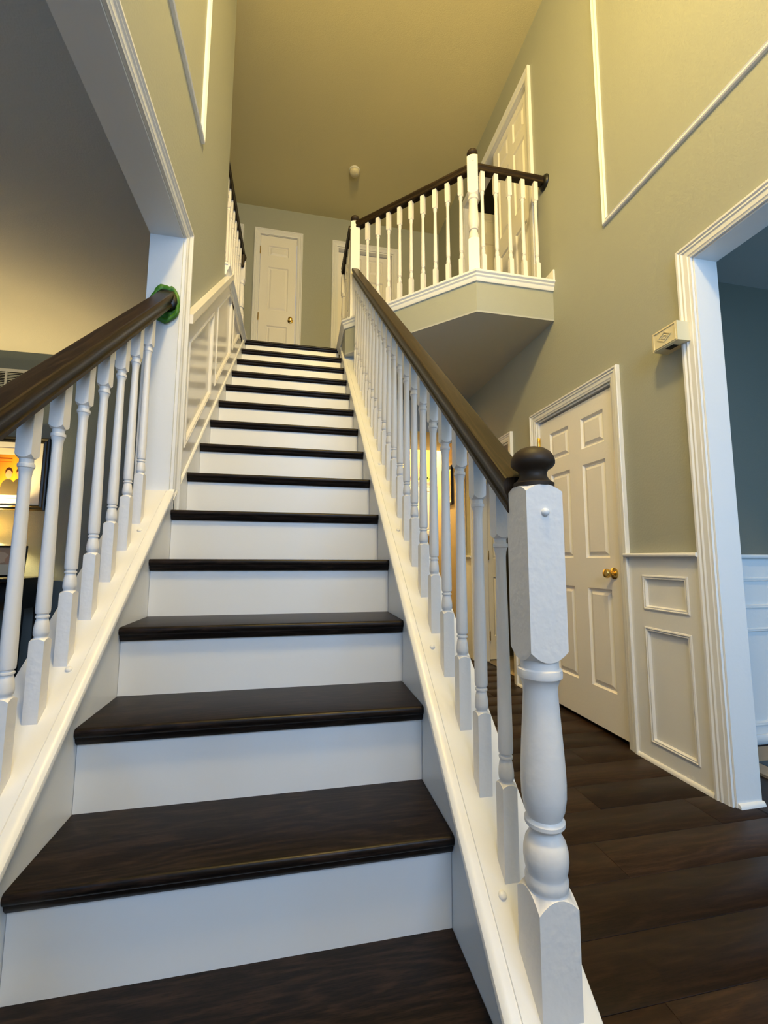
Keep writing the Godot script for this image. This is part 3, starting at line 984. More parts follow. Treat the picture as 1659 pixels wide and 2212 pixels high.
# ============================ balustrades =====================================
const B := 0.0158
func make_baluster() -> ArrayMesh:
	# y 0 is the cap line, the rail sits at 0.825
	var rows: Array = [["s", B, -0.034, 0.0], ["s", B, 0.163, 0.006], ["c", 0.0132, 0.1705, 0], ["c", 0.0130, 0.1735, 0], ["c", 0.0150, 0.1765, 0], ["c", 0.0158, 0.183, 0], ["c", 0.0155, 0.192, 0], ["c", 0.0142, 0.202, 0], ["c", 0.0128, 0.210, 0], ["c", 0.0118, 0.2125, 0], ["c", 0.0118, 0.2150, 0], ["c", 0.0140, 0.2162, 0], ["c", 0.0143, 0.2185, 0], ["c", 0.0140, 0.2208, 0], ["c", 0.0118, 0.2220, 0], ["c", 0.0118, 0.2248, 0], ["c", 0.0145, 0.2270, 0], ["c", 0.0152, 0.234, 0], ["c", 0.0151, 0.27, 0], ["c", 0.0140, 0.37, 0], ["c", 0.0124, 0.50, 0], ["c", 0.0110, 0.615, 0], ["c", 0.0112, 0.632, 0], ["c", 0.0122, 0.642, 0], ["c", 0.0138, 0.6485, 0], ["c", 0.0140, 0.6505, 0], ["c", 0.0156, 0.6515, 0], ["c", 0.0160, 0.6555, 0], ["c", 0.0156, 0.6595, 0], ["c", 0.0132, 0.6605, 0], ["c", 0.0130, 0.670, 0], ["s", B, 0.680, -0.008], ["s", B, 0.842, 0.0]]
	var st := st_new()
	post(st, rows, Vector3.ZERO, 0.0, 5)
	return mesh_of(st)

const RAIL: Array = [Vector2(-0.021, 0), Vector2(0.021, 0), Vector2(0.0262, 0.0035), Vector2(0.0268, 0.0125), Vector2(0.0235, 0.0165), Vector2(0.0232, 0.0215), Vector2(0.0265, 0.0285), Vector2(0.0312, 0.035), Vector2(0.0325, 0.042), Vector2(0.0318, 0.049), Vector2(0.0285, 0.054), Vector2(0.025, 0.0556), Vector2(0, 0.0575), Vector2(-0.025, 0.0556), Vector2(-0.0285, 0.054), Vector2(-0.0318, 0.049), Vector2(-0.0325, 0.042), Vector2(-0.0312, 0.035), Vector2(-0.0265, 0.0285), Vector2(-0.0232, 0.0215), Vector2(-0.0235, 0.0165), Vector2(-0.0268, 0.0125), Vector2(-0.0262, 0.0035)]

# a rail whose ends are cut upright, so it meets posts and walls squarely
func rail(st: SurfaceTool, p0: Vector3, p1: Vector3) -> void:
	var d := p1 - p0
	var flat := Vector3(d.x, 0, d.z).normalized()
	var side := flat.cross(Vector3.UP)
	var vert := 1.0 / cos(atan2(d.y, Vector2(d.x, d.z).length()))
	var prof := PackedVector2Array()
	for p in RAIL: prof.append(Vector2(p.x, p.y * vert))
	run(st, prof, p0, p1, side, Vector3.UP, 24.0)

func baluster(parent: Node3D, at: Vector3, turn := 0.0) -> void:
	var o := inst("baluster", baluster_mesh, M.post, parent)
	o.position = at
	o.rotation.y = turn

func newel(parent: Node3D, at: Vector3, rows: Array, fin: Array, turn := 0.0) -> MeshInstance3D:
	var st := st_new()
	post(st, rows, at, turn, 8)
	var nw := obj("newel_post", st, M.post, parent)
	st = st_new()
	lathe(st, fin, at, Vector3.UP, 32)
	obj("finial", st, M.rail_flat, nw).set_meta("label", "dark brown turned finial")
	return nw

func plug(parent: Node3D, at: Vector3, N: Vector3, r := 0.0078) -> void:
	var st := st_new()
	lathe(st, [Vector2(r, -0.002), Vector2(r, 0.001), Vector2(r * 0.88, 0.004), Vector2(r * 0.5, 0.0065), Vector2(0.0, 0.007)], at, N, 16)
	obj("wood_plug", st, M.white, parent)

func build_balustrades() -> void:
	baluster_mesh = make_baluster()
	var ra := 0.873
	# right flight
	var r := thing("stair_balustrade", "right stair balustrade with long dark handrail and the large front newel post", "balustrade", Vector3.ZERO)
	var zn := -0.2405
	var hs := 0.0372
	var nrows: Array = [["s", hs, 0.02, 0], ["s", hs, 0.428, 0.019], ["c", 0.0345, 0.4475, 0], ["c", 0.0368, 0.452, 0], ["c", 0.0372, 0.462, 0], ["c", 0.0350, 0.470, 0], ["c", 0.0345, 0.4725, 0], ["c", 0.0368, 0.480, 0], ["c", 0.0388, 0.495, 0], ["c", 0.0382, 0.509, 0], ["c", 0.0345, 0.524, 0], ["c", 0.0270, 0.536, 0], ["c", 0.0250, 0.541, 0], ["c", 0.0252, 0.546, 0], ["c", 0.0310, 0.5475, 0], ["c", 0.0350, 0.552, 0], ["c", 0.0350, 0.558, 0], ["c", 0.0310, 0.562, 0], ["c", 0.0300, 0.564, 0], ["c", 0.0355, 0.577, 0], ["c", 0.0388, 0.598, 0], ["c", 0.0396, 0.622, 0], ["c", 0.0388, 0.650, 0], ["c", 0.0365, 0.690, 0], ["c", 0.0335, 0.735, 0], ["c", 0.0310, 0.775, 0], ["c", 0.0312, 0.788, 0], ["c", 0.0335, 0.797, 0], ["c", 0.0372, 0.803, 0], ["c", 0.0400, 0.806, 0], ["c", 0.0405, 0.813, 0], ["c", 0.0395, 0.820, 0], ["c", 0.0345, 0.822, 0], ["c", 0.0340, 0.838, 0], ["s", hs, 0.855, -0.019], ["s", hs, 1.147, 0.014], ["c", 0.030, 1.163, 0]]
	var fin: Array = [Vector2(0.0, 1.160), Vector2(0.0385, 1.160), Vector2(0.0385, 1.167), Vector2(0.0330, 1.171), Vector2(0.0290, 1.175), Vector2(0.0262, 1.181), Vector2(0.0255, 1.187), Vector2(0.0285, 1.193), Vector2(0.0375, 1.199), Vector2(0.0412, 1.205), Vector2(0.0415, 1.211), Vector2(0.0395, 1.219), Vector2(0.0340, 1.228), Vector2(0.0240, 1.2355), Vector2(0.0120, 1.2395), Vector2(0.0, 1.2405)]
	var nw := newel(r, Vector3(0.5345, 0, zn), nrows, fin)
	plug(nw, Vector3(0.5345, 1.108, zn + hs), Vector3(0, 0, 1))
	plug(nw, Vector3(0.5425, 0.20, zn + hs), Vector3(0, 0, 1), 0.005)
	var st := st_new()
	rail(st, Vector3(XBR, ra + nose(zn - 0.03), zn - 0.03), Vector3(XBR, ra + nose(-2.885), -2.885))
	obj("handrail", st, M.rail, r)
	var zz := -0.3600
	for i in 22:
		baluster(r, Vector3(XBR + 0.002, CAP + nose(zz), zz))
		zz -= RUN * 0.5
	# left flight
	var l := thing("stair_balustrade", "short left stair balustrade whose handrail ends at the white jamb", "balustrade", Vector3.ZERO)
	newel(l, Vector3(XBL - 0.004, 0, zn), nrows, fin)
	st = st_new()
	rail(st, Vector3(XBL, ra + nose(zn - 0.03), zn - 0.03), Vector3(XBL, ra + nose(-1.415), -1.415))
	obj("handrail", st, M.rail, l)
	st = st_new()
	lathe(st, [Vector2(0, 0.020), Vector2(0.036, 0.020), Vector2(0.045, 0.014), Vector2(0.050, 0.006), Vector2(0.050, 0.0), Vector2(0, 0.0)], Vector3(XBL - 0.004, 2.140, -1.418), Vector3(0, 0, 1), 32)
	obj("rosette", st, M.black, l).set_meta("label", "dark rosette at the wall")
	zz = -0.5460
	for i in 7:
		baluster(l, Vector3(XBL, CAP + 0.006 + nose(zz), zz))
		zz -= RUN * 0.5 * 0.985
	# balcony
	var b := thing("balcony_balustrade", "balcony balustrade with clipped corner above the hall, ending in a wall rosette", "balustrade")
	var yb := Y2 + 0.010
	var nb := 0.0385
	var brows: Array = [["s", nb, yb - 0.004, 0], ["s", nb, yb + 0.262, 0.016], ["c", 0.034, yb + 0.280, 0], ["c", 0.037, yb + 0.292, 0], ["c", 0.036, yb + 0.305, 0], ["c", 0.026, yb + 0.345, 0], ["c", 0.025, yb + 0.350, 0], ["c", 0.033, yb + 0.352, 0], ["c", 0.035, yb + 0.362, 0], ["c", 0.031, yb + 0.366, 0], ["c", 0.0385, yb + 0.395, 0], ["c", 0.0390, yb + 0.42, 0], ["c", 0.0350, yb + 0.50, 0], ["c", 0.0300, yb + 0.575, 0], ["c", 0.0315, yb + 0.588, 0], ["c", 0.0380, yb + 0.594, 0], ["c", 0.0390, yb + 0.606, 0], ["c", 0.0345, yb + 0.610, 0], ["c", 0.0340, yb + 0.620, 0], ["s", nb, yb + 0.645, -0.018], ["s", nb, yb + 0.925, 0.012], ["c", 0.030, yb + 0.938, 0]]
	var bfin: Array = [Vector2(0, yb + 0.932), Vector2(0.036, yb + 0.932), Vector2(0.036, yb + 0.940), Vector2(0.026, yb + 0.950), Vector2(0.025, yb + 0.956), Vector2(0.037, yb + 0.966), Vector2(0.040, yb + 0.976), Vector2(0.036, yb + 0.990), Vector2(0.022, yb + 1.002), Vector2(0, yb + 1.006)]
	var PB := Vector3(1.302, 0, -2.215)
	var PA := Vector3(0.522, 0, -2.962)
	nw = newel(b, PB, brows, bfin, deg_to_rad(-24.0))
	plug(nw, PB + Vector3(-0.012, yb + 0.885, 0.036), Vector3(-0.4, 0, 0.92).normalized())
	# tall newel where the stair rail meets the balcony: its base stands on the landing edge
	var arows: Array = [["s", nb, yb - 0.02, 0], ["s", nb, yb + 0.878, 0.010], ["c", 0.030, yb + 0.890, 0]]
	var afin: Array = []
	for q in bfin: afin.append(q - Vector2(0, 0.048))
	nw = newel(b, PA, arows, afin)
	plug(nw, PA + Vector3(-nb, yb + 0.84, 0.0), Vector3(-1, 0, 0), 0.007)
	var yr := yb + 0.828
	st = st_new()
	rail(st, PA + Vector3(0.02, yr, 0.02), PB + Vector3(-0.02, yr, -0.02))
	obj("handrail", st, M.rail, b)
	st = st_new()
	rail(st, PB + Vector3(0.02, yr, 0), Vector3(XWR - 0.022, yr, PB.z))
	obj("handrail", st, M.rail, b)
	st = st_new()
	lathe(st, [Vector2(0, 0.026), Vector2(0.038, 0.026), Vector2(0.050, 0.018), Vector2(0.058, 0.007), Vector2(0.058, 0.0), Vector2(0, 0)], Vector3(XWR, yr + 0.026, PB.z), Vector3(-1, 0, 0), 32)
	obj("rosette", st, M.black, b).set_meta("label", "dark round wall rosette")
	for i in 5:
		baluster(b, Vector3(1.372 + 0.1085 * i, yb, PB.z + 0.006))
	for i in 9:
		var f := (0.070 + 0.0765 * i)
		var q := PB + Vector3(-f, 0, -f * (PB.z - PA.z) / (PB.x - PA.x))
		if q.x > PA.x + 0.06:
			baluster(b, Vector3(q.x, yb, q.z), deg_to_rad(-45.0))
	# short rail from the tall newel back along the stairwell
	var q1 := thing("landing_balustrade", "short railing right of the top step running back from the tall newel", "balustrade")
	var qz := -3.555
	st = st_new()
	rail(st, Vector3(0.500, yr, -2.99), Vector3(0.492, yr, qz))
	obj("handrail", st, M.rail, q1)
	half_newel(q1, Vector3(0.500, yb, qz - 0.02), nb)
	for i in 4: baluster(q1, Vector3(0.505, yb, -3.11 - 0.109 * i))
	# railing left of the stairwell
	var q2 := thing("landing_balustrade", "upper railing left of the stairwell running back to a small newel", "balustrade")
	st = st_new()
	rail(st, Vector3(-0.50, yr + 0.01, -2.43), Vector3(-0.50, yr + 0.01, -3.545))
	obj("handrail", st, M.rail, q2)
	half_newel(q2, Vector3(-0.494, yb, -3.565), nb)
	for i in 9: baluster(q2, Vector3(-0.50, yb + 0.008, -2.545 - 0.1095 * i))

# small newel under the drop end of an upper rail
func half_newel(parent: Node3D, at: Vector3, h: float) -> void:
	var rows: Array = [["s", h * 0.85, -0.004, 0], ["s", h * 0.85, 0.255, 0.010], ["c", 0.028, 0.270, 0], ["c", 0.031, 0.285, 0], ["c", 0.022, 0.335, 0], ["c", 0.029, 0.340, 0], ["c", 0.029, 0.350, 0], ["c", 0.026, 0.354, 0], ["c", 0.032, 0.39, 0], ["c", 0.026, 0.52, 0], ["c", 0.024, 0.57, 0], ["c", 0.031, 0.578, 0], ["c", 0.031, 0.592, 0], ["s", h * 0.85, 0.615, -0.010], ["s", h * 0.85, 0.80, 0.008], ["c", 0.025, 0.812, 0]]
	var st := st_new()
	post(st, rows, at, 0.0, 6)
	var nw := obj("newel_post", st, M.post, parent)
	st = st_new()
	lathe(st, [Vector2(0, 0.806), Vector2(0.030, 0.806), Vector2(0.030, 0.815), Vector2(0.022, 0.824), Vector2(0.034, 0.840), Vector2(0.038, 0.858), Vector2(0.032, 0.880), Vector2(0.016, 0.894), Vector2(0, 0.897)], at, Vector3.UP, 24)
	obj("finial", st, M.rail_flat, nw)
	st = st_new()
	lathe(st, [Vector2(0.0, 0.845), Vector2(0.024, 0.840), Vector2(0.022, 0.800), Vector2(0.013, 0.775), Vector2(0.015, 0.755), Vector2(0.014, 0.735), Vector2(0.006, 0.722), Vector2(0.0, 0.720)], at + Vector3(0.012, 0, 0.052), Vector3.UP, 16)
	obj("pendant_drop", st, M.rail_flat, nw)

# ============================ hall things =====================================
func build_hall_things() -> void:
	# door chime
	var x0 := XWR - 0.088
	var c := thing("door_chime", "ivory door chime box with a diamond emblem, high beside the dining opening", "door chime", Vector3(XWR, 2.095, -1.16))
	var st := st_new()
	extr(st, PackedVector2Array([Vector2(-0.0716, -0.048), Vector2(0.0716, -0.048), Vector2(0.0716, 0.046), Vector2(-0.0716, 0.046)]), Vector3.ZERO, Vector3(0, 0, 1), Vector3.UP, Vector3(-1, 0, 0), 0.0, 0.088)
	var body := obj("case", st, M.ivory, c)
	st = st_new()
	moulding(st, PackedVector2Array([Vector2(0, 0), Vector2(0, 0.003), Vector2(0.003, 0.003), Vector2(0.003, 0)]), PackedVector3Array([Vector3(-0.088, -0.039, -0.060), Vector3(-0.088, 0.037, -0.060), Vector3(-0.088, 0.037, 0.060), Vector3(-0.088, -0.039, 0.060)]), Vector3(-1, 0, 0), true)
	obj("border", st, M.ivory, body)
	for s in [0.034, 0.014]:
		st = st_new()
		moulding(st, PackedVector2Array([Vector2(0, 0), Vector2(0, 0.003), Vector2(0.003, 0.003), Vector2(0.003, 0)]), PackedVector3Array([Vector3(-0.088, 0, -s * 1.0), Vector3(-0.088, s * 0.62, 0), Vector3(-0.088, 0, s * 1.0), Vector3(-0.088, -s * 0.62, 0)]), Vector3(-1, 0, 0), true)
		obj("emblem", st, M.ivory, body)
	st = st_new()
	box(st, Vector3(-0.066, -0.0495, -0.022), Vector3(-0.034, -0.0478, 0.026))
	obj("grille", st, M.dark, body)
	# smoke detector
	var d := thing("smoke_detector", "round white smoke detector on the high ceiling", "smoke detector", Vector3(0.634, YC, -3.955))
	st = st_new()
	lathe(st, [Vector2(0, -0.002), Vector2(0.062, -0.002), Vector2(0.062, -0.018), Vector2(0.058, -0.022)], Vector3.ZERO, Vector3.UP, 32)
	obj("base", st, M.plastic, d)
	st = st_new()
	lathe(st, [Vector2(0.056, -0.020), Vector2(0.054, -0.040), Vector2(0.050, -0.050), Vector2(0.034, -0.060), Vector2(0.0, -0.064)], Vector3.ZERO, Vector3.UP, 32)
	obj("cover", st, M.ivory, d)
	st = st_new()
	lathe(st, [Vector2(0.0, -0.004), Vector2(0.010, -0.003), Vector2(0.010, 0)], Vector3(0.022, -0.0595, 0.012), Vector3.UP, 12)
	obj("test_button", st, M.plastic, d)
	# green masking tape crumpled round the end of the left rail
	st = st_new()
	var n := 40
	var rows: Array = []
	var fn := FastNoiseLite.new()
	fn.seed = 4
	fn.frequency = 0.9
	for k in 6:
		var ring := PackedVector3Array()
		for i in n:
			var t := TAU * i / n
			var lob := 1.0 + 0.10 * fn.get_noise_2d(cos(t) * 1.6 + 3.0, sin(t) * 1.6) + 0.06 * fn.get_noise_2d(cos(t) * 4.0, sin(t) * 4.0 + 9.0)
			var rr: float = [0.030, 0.056, 0.072, 0.078, 0.073, 0.058][k] * lob
			var zz: float = [0.010, 0.006, 0.003, 0.010, 0.024, 0.016][k] + 0.008 * fn.get_noise_2d(t * 2.0, k * 3.0)
			ring.append(Vector3(cos(t) * rr * 0.80, sin(t) * rr * 1.14, zz))
		rows.append(ring)
	next_group()
	st.set_smooth_group(grp)
	for k in 5:
		for i in n:
			var j := (i + 1) % n
			quad(st, rows[k][i], rows[k][j], rows[k + 1][j], rows[k + 1][i], false)
	var tp := obj("masking_tape", st, M.green_tape)
	tp.position = Vector3(XBL - 0.008, 2.128, -1.432)
	tag(tp, "crumpled green masking tape round the left handrail's end on the white jamb", "tape")

# ============================ living room =====================================
func photo(w: int, h: int, kind: int) -> StandardMaterial3D:
	var im := Image.create(w, h, false, Image.FORMAT_RGB8)
	if kind == 0:
		for y in h:
			for x in w:
				im.set_pixel(x, y, Color(0.95, 0.86, 0.72) if y < h * 0.13 else Color(0.93, 0.66, 0.18).lerp(Color(0.55, 0.30, 0.12), clampf(absf(float(x) / w - 0.75) * 1.2, 0, 1)))
		im.fill_rect(Rect2i(int(w * 0.25), int(h * 0.20), int(w * 0.42), int(h * 0.03)), Color(0.6, 0.25, 0.1))
		im.fill_rect(Rect2i(int(w * 0.25), int(h * 0.27), int(w * 0.42), int(h * 0.02)), Color(0.75, 0.4, 0.1))
		for f in [[0.60, 0.52], [0.90, 0.50]]:
			blob(im, f[0], f[1] - 0.05, 0.10, 0.09, Color(0.25, 0.14, 0.08))
			blob(im, f[0], f[1], 0.085, 0.085, Color(0.80, 0.58, 0.44))
			blob(im, f[0], f[1] + 0.30, 0.20, 0.21, Color(0.30, 0.27, 0.20))
		im.fill_rect(Rect2i(0, int(h * 0.93), w, int(h * 0.07)), Color(0.86, 0.80, 0.74))
	elif kind == 1:
		im.fill(Color(0.74, 0.58, 0.44))
		blob(im, 0.35, 0.35, 0.22, 0.2, Color(0.86, 0.72, 0.58))
		blob(im, 0.68, 0.45, 0.2, 0.2, Color(0.80, 0.60, 0.46))
		blob(im, 0.5, 0.85, 0.5, 0.25, Color(0.85, 0.78, 0.66))
	else:
		im.fill(Color(0.62, 0.52, 0.36))
		blob(im, 0.5, 0.5, 0.34, 0.3, Color(0.34, 0.26, 0.17))
		blob(im, 0.45, 0.42, 0.16, 0.14, Color(0.66, 0.56, 0.42))
	var m := StandardMaterial3D.new()
	m.albedo_texture = ImageTexture.create_from_image(im)
	m.roughness = 0.25
	return m

func blob(im: Image, cx: float, cy: float, rx: float, ry: float, c: Color) -> void:
	var w := im.get_width()
	var h := im.get_height()
	for y in h:
		for x in w:
			var dx := (float(x) / w - cx) / rx
			var dy := (float(y) / h - cy) / ry
			if dx * dx + dy * dy < 1.0: im.set_pixel(x, y, c)

func picture(called: String, label: String, category: String, at: Vector3, w: float, h: float, fw: float, mat_w: float, mat_h: float, frame_m: Material, photo_m: Material, basis_: Basis) -> Node3D:
	# stands on at (bottom centre), faces local +z
	var t := thing(called, label, category, at)
	t.basis = basis_
	var st := st_new()
	moulding(st, PackedVector2Array([Vector2(0, 0), Vector2(0, 0.018), Vector2(fw * 0.2, 0.022), Vector2(fw * 0.45, 0.016), Vector2(fw * 0.8, 0.026), Vector2(fw, 0.022), Vector2(fw, 0)]), PackedVector3Array([Vector3(-w / 2 + fw, fw, 0), Vector3(-w / 2 + fw, h - fw, 0), Vector3(w / 2 - fw, h - fw, 0), Vector3(w / 2 - fw, fw, 0)]), Vector3(0, 0, 1), true)
	obj("frame", st, frame_m, t)
	st = st_new()
	box(st, Vector3(-w / 2 + fw * 0.5, fw * 0.5, 0.001), Vector3(w / 2 - fw * 0.5, h - fw * 0.5, 0.008))
	obj("mat_board", st, M.plastic, t)
	st = st_new()
	var a := fw + mat_w
	var e := fw + mat_h
	st.set_smooth_group(-1)
	quad(st, Vector3(-w / 2 + a, e, 0.0095), Vector3(w / 2 - a, e, 0.0095), Vector3(w / 2 - a, h - e, 0.0095), Vector3(-w / 2 + a, h - e, 0.0095), false, Vector2(0, 1), Vector2(1, 1), Vector2(1, 0), Vector2(0, 0))
	quad(st, Vector3(-w / 2 + a, e, 0.0082), Vector3(w / 2 - a, e, 0.0082), Vector3(w / 2 - a, h - e, 0.0082), Vector3(-w / 2 + a, h - e, 0.0082), true)
	obj("print", st, photo_m, t)
	return t

func build_living_room() -> void:
	# wall register
	var v := thing("wall_vent", "white louvred air register high on the living room wall", "vent", Vector3(-2.25, 2.40, -3.522))
	var st := st_new()
	slab_holes(st, Rect2(-0.26, 0.0, 0.52, 0.195), [Rect2(-0.235, 0.022, 0.145, 0.148), Rect2(-0.075, 0.022, 0.145, 0.148), Rect2(0.085, 0.022, 0.15, 0.148)], Vector3.ZERO, Vector3(1, 0, 0), Vector3.UP, Vector3(0, 0, 1), 0.0, 0.012)
	obj("frame", st, M.vent, v)
	st = st_new()
	box(st, Vector3(-0.24, 0.02, 0.001), Vector3(0.24, 0.175, 0.002))
	obj("duct", st, M.dark, v)
	for i in 10:
		st = st_new()
		extr(st, PackedVector2Array([Vector2(0.002, 0.0), Vector2(0.010, -0.006), Vector2(0.0105, -0.005), Vector2(0.0025, 0.002)]), Vector3(0, 0.031 + 0.0145 * i, 0), Vector3(0, 0, 1), Vector3.UP, Vector3(1, 0, 0), -0.236, 0.236)
		obj("louvre", st, M.vent, v)
	# big framed portrait
	picture("framed_portrait", "large dark framed portrait of two people on the living room wall", "picture", Vector3(-2.27, 1.402, -3.520), 0.62, 0.61, 0.045, 0.13, 0.05, M.black, photo(96, 128, 0), Basis.IDENTITY)
	# black console
	var c := thing("console_table", "black console table against the living room wall under the portrait", "table", Vector3(-2.35, 0, -3.32))
	st = st_new()
	box(st, Vector3(-0.75, 0.835, -0.19), Vector3(0.50, 0.868, 0.20), 0.006)
	obj("tabletop", st, M.black, c)
	st = st_new()
	box(st, Vector3(-0.72, 0.64, -0.17), Vector3(0.47, 0.835, 0.17), 0.003)
	obj("apron", st, M.black, c)
	for s in [[-0.69, -0.14], [-0.69, 0.14], [0.44, -0.14], [0.44, 0.14]]:
		st = st_new()
		post(st, [["s", 0.020, 0.0, 0], ["s", 0.028, 0.64, 0]], Vector3(s[0], 0, s[1]))
		obj("leg", st, M.black, c)
	# small leaning photo
	picture("photo_frame", "small black photo frame leaning back on the console table", "photo frame", Vector3(-2.07, 0.870, -3.26), 0.25, 0.24, 0.014, 0.0, 0.0, M.black, photo(64, 64, 1), Basis(Vector3.UP, 0.25) * Basis(Vector3.RIGHT, -0.22))

# ============================ kitchen =========================================
func build_kitchen() -> void:
	var k := thing("kitchen_cabinet", "white upper kitchen cabinet glowing in yellow light beyond the balusters", "cabinet", Vector3(1.75, 1.34, -5.28))
	var st := st_new()
	box(st, Vector3(-0.6, 0, -0.118), Vector3(0.7, 0.72, 0.0), 0.002)
	obj("body", st, M.trim, k)
	st = st_new()
	run(st, PackedVector2Array([Vector2(0, 0), Vector2(0.012, 0), Vector2(0.018, 0.02), Vector2(0.04, 0.045), Vector2(0.045, 0.06), Vector2(0, 0.06)]), Vector3(-0.62, 0.70, 0.0), Vector3(0.72, 0.70, 0.0), Vector3(0, 0, 1), Vector3.UP)
	obj("crown", st, M.trim, k)
	for i in 4:
		st = st_new()
		var x := -0.59 + i * 0.32
		slab_holes(st, Rect2(x, 0.02, 0.31, 0.66), [Rect2(x + 0.05, 0.07, 0.21, 0.56)], Vector3.ZERO, Vector3(1, 0, 0), Vector3.UP, Vector3(0, 0, 1), 0.0, 0.016)
		panel(st, rect_poly(x + 0.05, 0.07, x + 0.26, 0.63), [Vector2(0, 0), Vector2(0.008, -0.010), Vector2(0.03, -0.004)], Vector3(0, 0, 0.016), Vector3(1, 0, 0), Vector3.UP, Vector3(0, 0, 1))
		obj("door", st, M.trim, k)
	# ivy garland on the cabinet top
	st = st_new()
	rng.seed = 12
	for i in 240:
		var p := Vector3(rng.randf_range(-0.58, 0.68), 0.790 + rng.randf_range(0.0, 0.045), rng.randf_range(-0.05, 0.05))
		var bs := Basis.from_euler(Vector3(rng.randf_range(-1, 1), rng.randf() * TAU, rng.randf_range(-1, 1)))
		var s := rng.randf_range(0.014, 0.026)
		st.set_smooth_group(-1)
		quad(st, p + bs * Vector3(0, 0, -s), p + bs * Vector3(s * 0.6, 0.004, 0), p + bs * Vector3(0, 0, s), p + bs * Vector3(-s * 0.6, 0.004, 0))
	var g := obj("garland", st, paint(Color(0.22, 0.36, 0.10), 0.7))
	g.position = Vector3(1.75, 1.34, -5.28)
	g.set_meta("kind", "stuff")
	tag(g, "green leafy garland along the top of the kitchen cabinet", "garland")
	# bar ledge with a canister
	st = st_new()
	box(st, Vector3(1.0, 0, -5.10), Vector3(2.4, 1.14, -5.0))
	sobj("wall_bar", st, M.tan)
	st = st_new()
	box(st, Vector3(0.98, 1.14, -5.14), Vector3(2.42, 1.175, -4.92), 0.006)
	tag(obj("bar_ledge", st, M.trim), "white ledge of the raised kitchen bar behind the balusters", "ledge")
	st = st_new()
	lathe(st, [Vector2(0, 0), Vector2(0.055, 0), Vector2(0.058, 0.01), Vector2(0.058, 0.12), Vector2(0.050, 0.128), Vector2(0.050, 0.15), Vector2(0, 0.155)], Vector3(1.895, 1.175, -5.02), Vector3.UP, 24)
	tag(obj("canister", st, paint(Color(0.55, 0.68, 0.82), 0.4)), "light blue canister standing on the kitchen bar ledge", "canister")
	picture("hall_picture", "small dark framed picture on the tan wall at the end of the hall", "picture", Vector3(XWR - 0.0085, 1.66, -4.43), 0.36, 0.47, 0.03, 0.03, 0.03, M.black, photo(64, 64, 2), Basis(Vector3.UP, -PI / 2))

# ============================ dining room =====================================
func build_dining_room() -> void:
	var t := struct_node("trim_11", "pale blue white wainscot with panels on the dining room wall at far right", "wainscot")
	var zf := -1.55
	var st := st_new()
	var holes: Array = [Rect2(2.20, 0.10, 1.2, 0.53), Rect2(2.20, 0.745, 1.2, 0.172)]
	slab_holes(st, Rect2(XWR2, 0.0, 2.0, 1.035), holes, Vector3.ZERO, Vector3(1, 0, 0), Vector3.UP, Vector3(0, 0, 1), zf, zf + 0.011)
	var bd := obj("board", st, M.trim, t)
	for h in holes:
		st = st_new()
		panel(st, rect_poly(h.position.x, h.position.y, h.end.x, h.end.y), PANEL_STEPS, Vector3(0, 0, zf + 0.011), Vector3(1, 0, 0), Vector3.UP, Vector3(0, 0, 1))
		obj("panel", st, M.trim, bd)
	st = st_new()
	box(st, Vector3(XWR2, 1.030, zf), Vector3(4.05, 1.052, zf + 0.036), 0.004)
	obj("cap_rail", st, M.trim, t)
	st = st_new()
	box(st, Vector3(XWR2, 0.0, zf + 0.011), Vector3(4.05, 0.055, zf + 0.024), 0.004)
	obj("shoe", st, M.trim, t)
	var r := thing("area_rug", "tan area rug with a grey green border on the dining room floor", "rug", Vector3(3.0, 0.0, -0.75))
	st = st_new()
	box(st, Vector3(-0.72, 0.0, -0.745), Vector3(0.9, 0.012, 0.7), 0.003)
	obj("field", st, M.carpet, r)
	st = st_new()
	slab_holes(st, Rect2(-0.62, -0.60, 1.4, 1.2), [Rect2(-0.52, -0.50, 1.2, 1.0)], Vector3.ZERO, Vector3(1, 0, 0), Vector3(0, 0, 1), Vector3.UP, 0.010, 0.0135)
	obj("border", st, M.navy, r)

# ============================ lamps ===========================================
func lamp_glow(c: Color, e: float) -> StandardMaterial3D:
	var m := paint(c, 0.5)
	m.emission_enabled = true
	m.emission = c
	m.emission_energy_multiplier = e
	return m

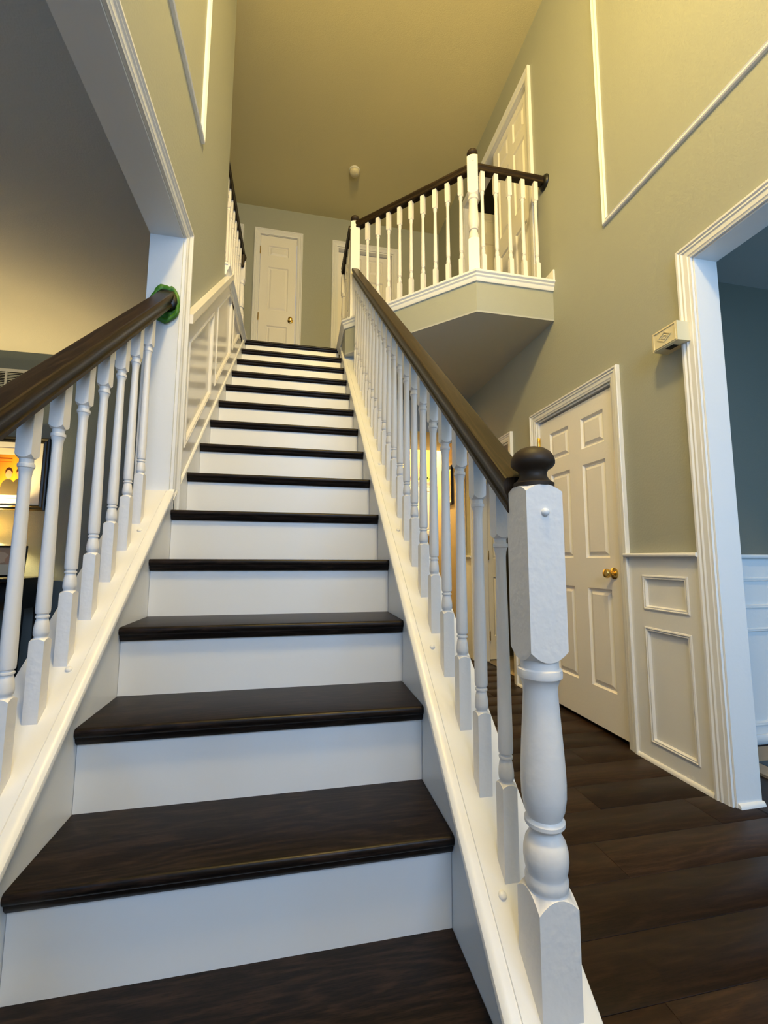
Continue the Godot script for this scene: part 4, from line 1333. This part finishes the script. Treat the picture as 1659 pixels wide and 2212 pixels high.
func build_lamps() -> void:
	var warm := Color(1.0, 0.88, 0.565)
	# chandelier over the entry, above the frame
	var p := Vector3(0.34, 4.66, 0.25)
	var c := thing("chandelier", "brass chandelier with a glowing globe hanging over the entry", "chandelier", p)
	var st := st_new()
	lathe(st, [Vector2(0, 0.10), Vector2(0.05, 0.10), Vector2(0.04, 0.13), Vector2(0.012, 0.15), Vector2(0.010, 0.96), Vector2(0.06, 0.99), Vector2(0.065, 1.03), Vector2(0, 1.03)], Vector3.ZERO, Vector3.UP, 20)
	obj("stem", st, M.brass, c)
	st = st_new()
	lathe(st, [Vector2(0, -0.20), Vector2(0.10, -0.175), Vector2(0.18, -0.10), Vector2(0.21, -0.01), Vector2(0.19, 0.06), Vector2(0.06, 0.10), Vector2(0, 0.10)], Vector3.ZERO, Vector3.UP, 28)
	obj("globe_lamp", st, lamp_glow(warm, 2.0), c)
	omni("chandelier_light", p, warm, 7.7, 0.19)
	# kitchen ceiling light
	p = Vector3(1.45, YS - 0.18, -4.86)
	c = thing("ceiling_lamp", "round kitchen ceiling lamp hidden behind the stair", "ceiling lamp", p)
	st = st_new()
	lathe(st, [Vector2(0, -0.06), Vector2(0.08, -0.045), Vector2(0.12, 0.0), Vector2(0.12, 0.03), Vector2(0, 0.03)], Vector3.ZERO, Vector3.UP, 24)
	obj("diffuser_lamp", st, lamp_glow(Color(1.0, 0.86, 0.56), 3.0), c)
	st = st_new()
	lathe(st, [Vector2(0.0, 0.03), Vector2(0.05, 0.03), Vector2(0.05, 0.16), Vector2(0, 0.16)], Vector3.ZERO, Vector3.UP, 20)
	obj("stem", st, M.brass, c)
	omni("kitchen_light", p + Vector3(0, -0.01, 0), Color(1.0, 0.85, 0.52), 3.2, 0.05)
	# table lamp on the console
	p = Vector3(-2.36, 0.868, -3.355)
	c = thing("table_lamp", "table lamp with a drum shade at the left end of the console table", "lamp", p)
	st = st_new()
	lathe(st, [Vector2(0, 0), Vector2(0.07, 0), Vector2(0.07, 0.015), Vector2(0.03, 0.03), Vector2(0.045, 0.10), Vector2(0.05, 0.16), Vector2(0.03, 0.24), Vector2(0.012, 0.27), Vector2(0.012, 0.34), Vector2(0, 0.34)], Vector3.ZERO, Vector3.UP, 24)
	obj("base", st, M.plastic, c)
	st = st_new()
	lathe(st, [Vector2(0.13, 0.30), Vector2(0.095, 0.48)], Vector3.ZERO, Vector3.UP, 32)
	var sh := paint(Color(0.9, 0.84, 0.68), 0.8)
	sh.backlight_enabled = true
	sh.backlight = Color(0.5, 0.42, 0.28)
	sh.cull_mode = BaseMaterial3D.CULL_DISABLED
	obj("shade", st, sh, c)
	st = st_new()
	lathe(st, [Vector2(0, 0.34), Vector2(0.02, 0.345), Vector2(0.032, 0.38), Vector2(0.03, 0.41), Vector2(0, 0.43)], Vector3.ZERO, Vector3.UP, 16)
	obj("bulb", st, lamp_glow(Color(1.0, 0.75, 0.4), 6.0), c)
	omni("table_lamp_light", p + Vector3(0, 0.39, 0), Color(1.0, 0.87, 0.58), 2.1, 0.03)
